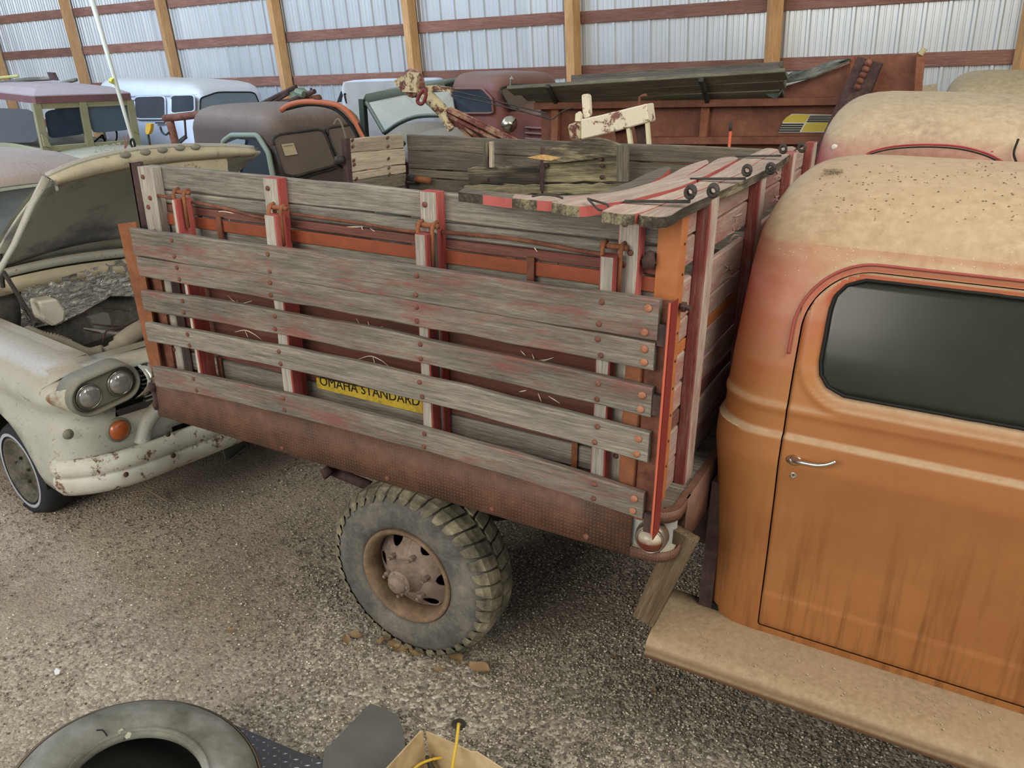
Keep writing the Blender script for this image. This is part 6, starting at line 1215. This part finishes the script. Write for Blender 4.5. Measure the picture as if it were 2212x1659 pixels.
# ================================================================ things on the ground near the camera
# ---- loose tyre
def tyre_obj():
    c = onz(296, 1752, .10); t_ = thing('loose_tire', 'smooth worn car tire lying on the gravel at the bottom edge', 'tire', (c.x, c.y, 0))
    R, W = .375, .21; ax = Vector((.22, .10, 1)).normalized(); c.z = .125
    K = .375 / .345
    prof = [(.195, .03), (.19, .008), (.205, -.002), (.24, -.004), (.28, .0), (.315, .018), (.336, .045), (.345, .075), (.347, .10), (.345, .125), (.336, .155), (.315, .182), (.28, .20), (.24, .204), (.205, .202), (.19, .192), (.195, .17)]
    inner = [(.195, .17), (.25, .175), (.315, .15), (.325, .10), (.315, .05), (.25, .025), (.195, .03)]
    m = NT('worn_rubber'); n = m.noise(m.co((5,) * 3, rnd=False), 1, 6, .65); n2 = m.noise(m.co((40,) * 3, rnd=False), 1, 3)
    wr = m.out(m.ramp(n, [(.35, '#5c5b4f'), (.5, '#77766a'), (.65, '#8e8d86')]), .6, 0, n2, .1, .003)
    MB().lathe([(r * K if r > .2 else r, h - .1) for r, h in prof], c, ax, 80).obj('casing', wr, t_, smooth=True); MB().lathe([(r * K if r > .2 else r, h - .1) for r, h in inner], c, ax, 60).obj('inner_liner', plain('inner_black', '#23241f', .7), t_, smooth=True)
    U = ax.orthogonal().normalized(); Q = ax.cross(U); b = MB(); dirt = plain('tread_dirt', '#6f6450', .9)
    for h in (.055, .145): MB().lathe([(.3405 * K, h - .107), (.351 * K, h - .1), (.3405 * K, h - .093)], c, ax, 80).obj('tread_rib', dirt, t_, smooth=True)
    MB().lathe([(.345 * K, -.018), (.3505 * K, -.010), (.3505 * K, .010), (.345 * K, .018)], c, ax, 80).obj('tread_rib', dirt, t_, smooth=True)
    for i in range(90):
        a = 2 * PI * i / 90; d = U * math.cos(a) + Q * math.sin(a)
        for h in (.078, .122): b.bar(c + d * .349 * K + ax * (h - .1 - .009), c + d * .349 * K + ax * (h - .1 + .009), ax.cross(d), .006, .008)
    b.obj('tread_sipe', M['black'], t_)['kind'] = 'stuff'
    top = lambda x, y: onp(x, y, c + ax * .104, ax)
    MB().lathe([(.20, .098), (.207, .108), (.214, .1)], c, ax, 60).obj('bead', wr, t_, smooth=True)
    for q in (((253, 1582), (262, 1574), (267, 1577), (258, 1586)), ((269, 1592), (276, 1582), (284, 1584), (281, 1594), (273, 1597))): MB().prism([top(x, y) for x, y in q], ax * .002).obj('paint_fleck', plain('fleck', '#a9a88c', .8), t_)
    MB().tube(smoothpath([top(x, y) + ax * .001 for x, y in ((208, 1578), (222, 1578), (232, 1590))], 4), .002, 5).obj('scuff', M['black'], t_)
tyre_obj()
# ---- chequer plate piece and flat rubber piece
def slab(name, pts, z, t, mat, label, cat):
    P = [onz(x, y, z) for x, y in pts]; o = thing(name, label, cat, (P[0].x, P[0].y, 0)); MB().prism([p for p in P], (0, 0, -t)).obj('plate', mat, o); return o, P
dm = plain('plate_dark', '#555455', .4, .4, .2, 9)
pl, P = slab('chequer_plate', ((470, 1548), (500, 1563), (560, 1588), (640, 1622), (720, 1650), (800, 1700), (760, 1800), (430, 1800)), .03, .008, dm, 'dark steel chequer plate lying on the gravel beside the loose tire', 'plate')
poly_ = [p.xy for p in P]
def inside(x, y):
    c = False; n = len(poly_)
    for i in range(n):
        a, b_ = poly_[i], poly_[i - 1]
        if (a.y > y) != (b_.y > y) and x < (b_.x - a.x) * (y - a.y) / (b_.y - a.y) + a.x: c = not c
    return c
b = MB(); xs_ = [p.x for p in poly_]; ys_ = [p.y for p in poly_]; i = 0
for gx in np.arange(min(xs_), max(xs_), .026):
    i += 1; j = 0
    for gy in np.arange(min(ys_), max(ys_), .026):
        j += 1
        if inside(gx + .01, gy) and inside(gx - .01, gy) and inside(gx, gy + .012) and inside(gx, gy - .012):
            a = .6 if (i + j) % 2 else .6 + PI / 2; d = Vector((math.cos(a), math.sin(a), 0)) * .011; q = Vector((-d.y, d.x, 0)) * .32; c = Vector((gx, gy, .030)); b.add([c - d, c + q, c + d, c - q, c + Vector((0, 0, .0028))], [(0, 1, 4), (1, 2, 4), (2, 3, 4), (3, 0, 4)])
b.obj('raised_lug', plain('plate_lug', '#85868c', .22, .6, .1), pl)['kind'] = 'stuff'
slab('rubber_flap', ((700, 1622), (800, 1519), (858, 1543), (868, 1570), (874, 1600), (880, 1640), (850, 1720), (690, 1720)), .035, .006, plain('flap_grey', '#5c5b53', .8, 0, .25, 7), 'flat dark grey rubber sheet with cut corners lying next to the cardboard box', 'sheet')
# ---- cardboard box with yellow cable
bx = thing('cardboard_box', 'open worn cardboard box holding a yellow cable at the bottom edge', 'box', (*onz(960, 1700, 0).xy, 0))
cm = NT('cardboard'); n = cm.noise(cm.co((6,) * 3, rnd=False), 1, 6, .65); cbm = cm.out(cm.ramp(n, [(.35, '#a08a64'), (.5, '#b9a27a'), (.65, '#c9b58e')]), .85)
zt = .27; top_ = [(822, 1672), (903, 1583), (912, 1577), (922, 1579), (985, 1606), (1018, 1622), (1030, 1622), (1092, 1662), (1140, 1740)]
T = [onz(x, y, zt) for x, y in top_]; cen = onz(975, 1735, .0)
B2 = [Vector((cen.x + (p.x - cen.x) * .80, cen.y + (p.y - cen.y) * .80, .01)) for p in T]
for nm, ids in (('wall', range(0, 3)), ('wall', range(3, 9))):
    ids = list(ids); MB().grid([[T[i] for i in ids], [B2[i] for i in ids]]).obj(nm, cbm, bx, thick=.005)
MB().grid([[T[8], T[8] + Vector((-.15, -.25, 0)), T[0] + Vector((.1, -.2, 0)), T[0]], [B2[8], B2[8] + Vector((-.15, -.2, 0)), B2[0] + Vector((.1, -.15, 0)), B2[0]]]).obj('wall', cbm, bx, thick=.005); MB().add([B2[0], B2[1], B2[3], B2[6], B2[8], B2[8] + Vector((-.15, -.2, 0)), B2[0] + Vector((.1, -.15, 0))], [tuple(range(7))]).obj('bottom', cbm, bx, thick=.004)
q = [onz(x, y, zt + .001) for x, y in ((822, 1672), (836, 1646), (850, 1650), (846, 1690))]; 
MB().prism([T[0].lerp(B2[0], .0) , T[0].lerp(T[1], .22), T[0].lerp(T[1], .20).lerp(B2[0].lerp(B2[1], .2), .18), T[0].lerp(B2[0], .25)], (.002, .001, 0)).obj('orange_print', plain('print_orange', '#a8623c', .8), bx)
cb = thing('yellow_cable', 'yellow cable coiled in the cardboard box with one end sticking out', 'cable', onz(960, 1700, .15))
ym = plain('cable_yellow', '#c2a138', .5)
MB().tube(smoothpath([onz(972, 1700, .20), onz(980, 1640, .27), onz(986, 1606, .30), onz(991, 1562, .33)], 6), .0055, 8).obj('cable_end', ym, cb, smooth=True)
for pts in (((880, 1675, .18), (905, 1652, .19), (935, 1640, .19), (965, 1636, .18)), ((985, 1644, .17), (1010, 1655, .17), (1040, 1670, .17), (1060, 1700, .17)), ((975, 1665, .15), (1005, 1655, .15), (1030, 1665, .15))): MB().tube(smoothpath([onz(*p) for p in pts], 6), .005, 8).obj('cable_loop', ym, cb, smooth=True)
rg = onz(991, 1562, .33); 
tl = thing('rusty_tools', 'dark rusty tool lying among the cable in the cardboard box', 'tool', onz(930, 1690, .12)); MB().tube([onz(922, 1634, .20), onz(935, 1665, .15), onz(950, 1720, .10)], [.006, .012, .014], 7).obj('shank', M['dark_metal'], tl, smooth=True); MB().tube([onz(912, 1648, .18), onz(935, 1640, .19)], .006, 6).obj('cross_bar', M['dark_metal'], tl)
# ---- washer, paper scrap, leaves, twigs
p = onz(991, 1566, .004); tag(MB().lathe([(.012, 0), (.026, 0), (.027, .004), (.025, .007), (.013, .007), (.012, 0)], p, (0, 0, 1), 20).obj('washer', M['dark_metal'], smooth=True, angle=.6), 'dark round washer on the gravel behind the cable end', 'washer')
P = [onz(x, y, .012) for x, y in ((117, 1450), (122, 1443), (130, 1449), (128, 1456), (119, 1459))]; tag(MB().prism(P, (0, 0, .002)).obj('paper_scrap', plain('paper_white', '#dcdcd8', .8)), 'small white paper scrap on the gravel at the left', 'paper')
lm = (lambda t: t.out(t.mix(t.noise(t.co((20, 20, 20))), '#755a3e', '#ab9068'), .8))(NT('dry_leaf'))
def leaf_mesh():
    vs = []; fs = []; n = 7
    for i in range(n + 1):
        u = i / n; w_ = .5 * math.sin(PI * u ** .8) * .55 + .01; vs += [(u - .5, -w_, .10 + .05 * math.sin(u * 5)), (u - .5, 0, 0), (u - .5, w_, .12 * math.cos(u * 3))]
    for i in range(n): fs += [(i * 3, i * 3 + 1, i * 3 + 4, i * 3 + 3), (i * 3 + 1, i * 3 + 2, i * 3 + 5, i * 3 + 4)]
    me = bpy.data.meshes.new('dry_leaf'); me.from_pydata(vs, [], fs); me.materials.append(lm); me.polygons.foreach_set('use_smooth', [True] * len(fs)); return me
LM = leaf_mesh()
for (x, y, s, a) in ((770, 1372, .05, .4), (842, 1378, .06, 1.2), (850, 1390, .07, 2.4), (868, 1402, .055, .2), (878, 1394, .06, 3.2), (893, 1400, .05, 5.0), (915, 1392, .05, 4.1), (905, 1412, .05, 1.0), (820, 1384, .045, 2.0), (748, 1383, .045, 5.5), (983, 1420, .065, 2.6), (1035, 1443, .075, 3.0), (950, 1446, .04, .8)):
    s *= 1.35; c = onz(x, y, .02); o = bpy.data.objects.new('dry_leaf', LM); put(o, None, Matrix.Translation(c) @ Matrix.Rotation(a, 4, 'Z') @ Matrix.Rotation(.25 * math.sin(a * 3), 4, 'X') @ Matrix.Diagonal((s, s, s, 1))); tag(o, 'dry brown leaf on the gravel below the truck wheel', 'leaf', 'dry leaves below the truck wheel')
for (x, y, s, a, lb) in ((1326, 1420, .035, 1, 'small tan leaf on the gravel below the bed corner'), (1412, 1490, .035, 2, 'small pale leaf on the gravel in front of the running board'), (1300, 1165, .05, 1.4, 'tan leaf under the truck bed beside the wheel'), (500, 1362, .05, .5, 'rust brown leaf on the gravel left of the truck wheel')):
    o = bpy.data.objects.new('dry_leaf', LM); put(o, None, Matrix.Translation(onz(x, y, .014)) @ Matrix.Rotation(a, 4, 'Z') @ Matrix.Diagonal((s, s, s, 1))); tag(o, lb, 'leaf')
b = MB(); b.tube([onz(279, 1092, .02), onz(322, 1060, .05), onz(362, 1083, .02)], .004, 5); b.tube([onz(285, 1063, .015), onz(330, 1058, .02)], .003, 5); tag(b.obj('dry_stalk', plain('stalk', '#9b8866', .9)), 'bent dry stalk lying on the gravel in front of the pale car', 'twig')
b = MB(); b.tube(smoothpath([onz(532, 958, .12), onz(540, 985, .08), onz(570, 1015, .02)], 4), .003, 5); tag(b.obj('grass_stem', plain('stem', '#77745a', .9)), 'dry grass stem under the rear end of the truck bed', 'twig')
# ---- sheet metal scoop lying behind the bumper
sc_ = thing('metal_scoop', 'curved grey sheet metal shroud on the gravel beyond the car bumper', 'shroud', (*onz(500, 985, 0).xy, 0)); rows = []
A = [(478, 955), (480, 940), (492, 932), (508, 935)]; B3 = [(488, 993), (500, 990), (520, 975), (545, 955)]
for k in range(5): rows.append([onz(a[0] + (b_[0] - a[0]) * k / 4, a[1] + (b_[1] - a[1]) * k / 4, .14 - .13 * k / 4) for a, b_ in zip(A, B3)])
MB().grid(rows).obj('shroud', plain('shroud_grey', '#62645c', .5, .3), sc_, smooth=True, thick=.005)
MB().tube([rows[k][0] for k in range(5)] + [rows[4][1], rows[4][2], rows[4][3]], .006, 6).obj('rolled_edge', plain('edge_tan', '#8f856f', .6), sc_, smooth=True)
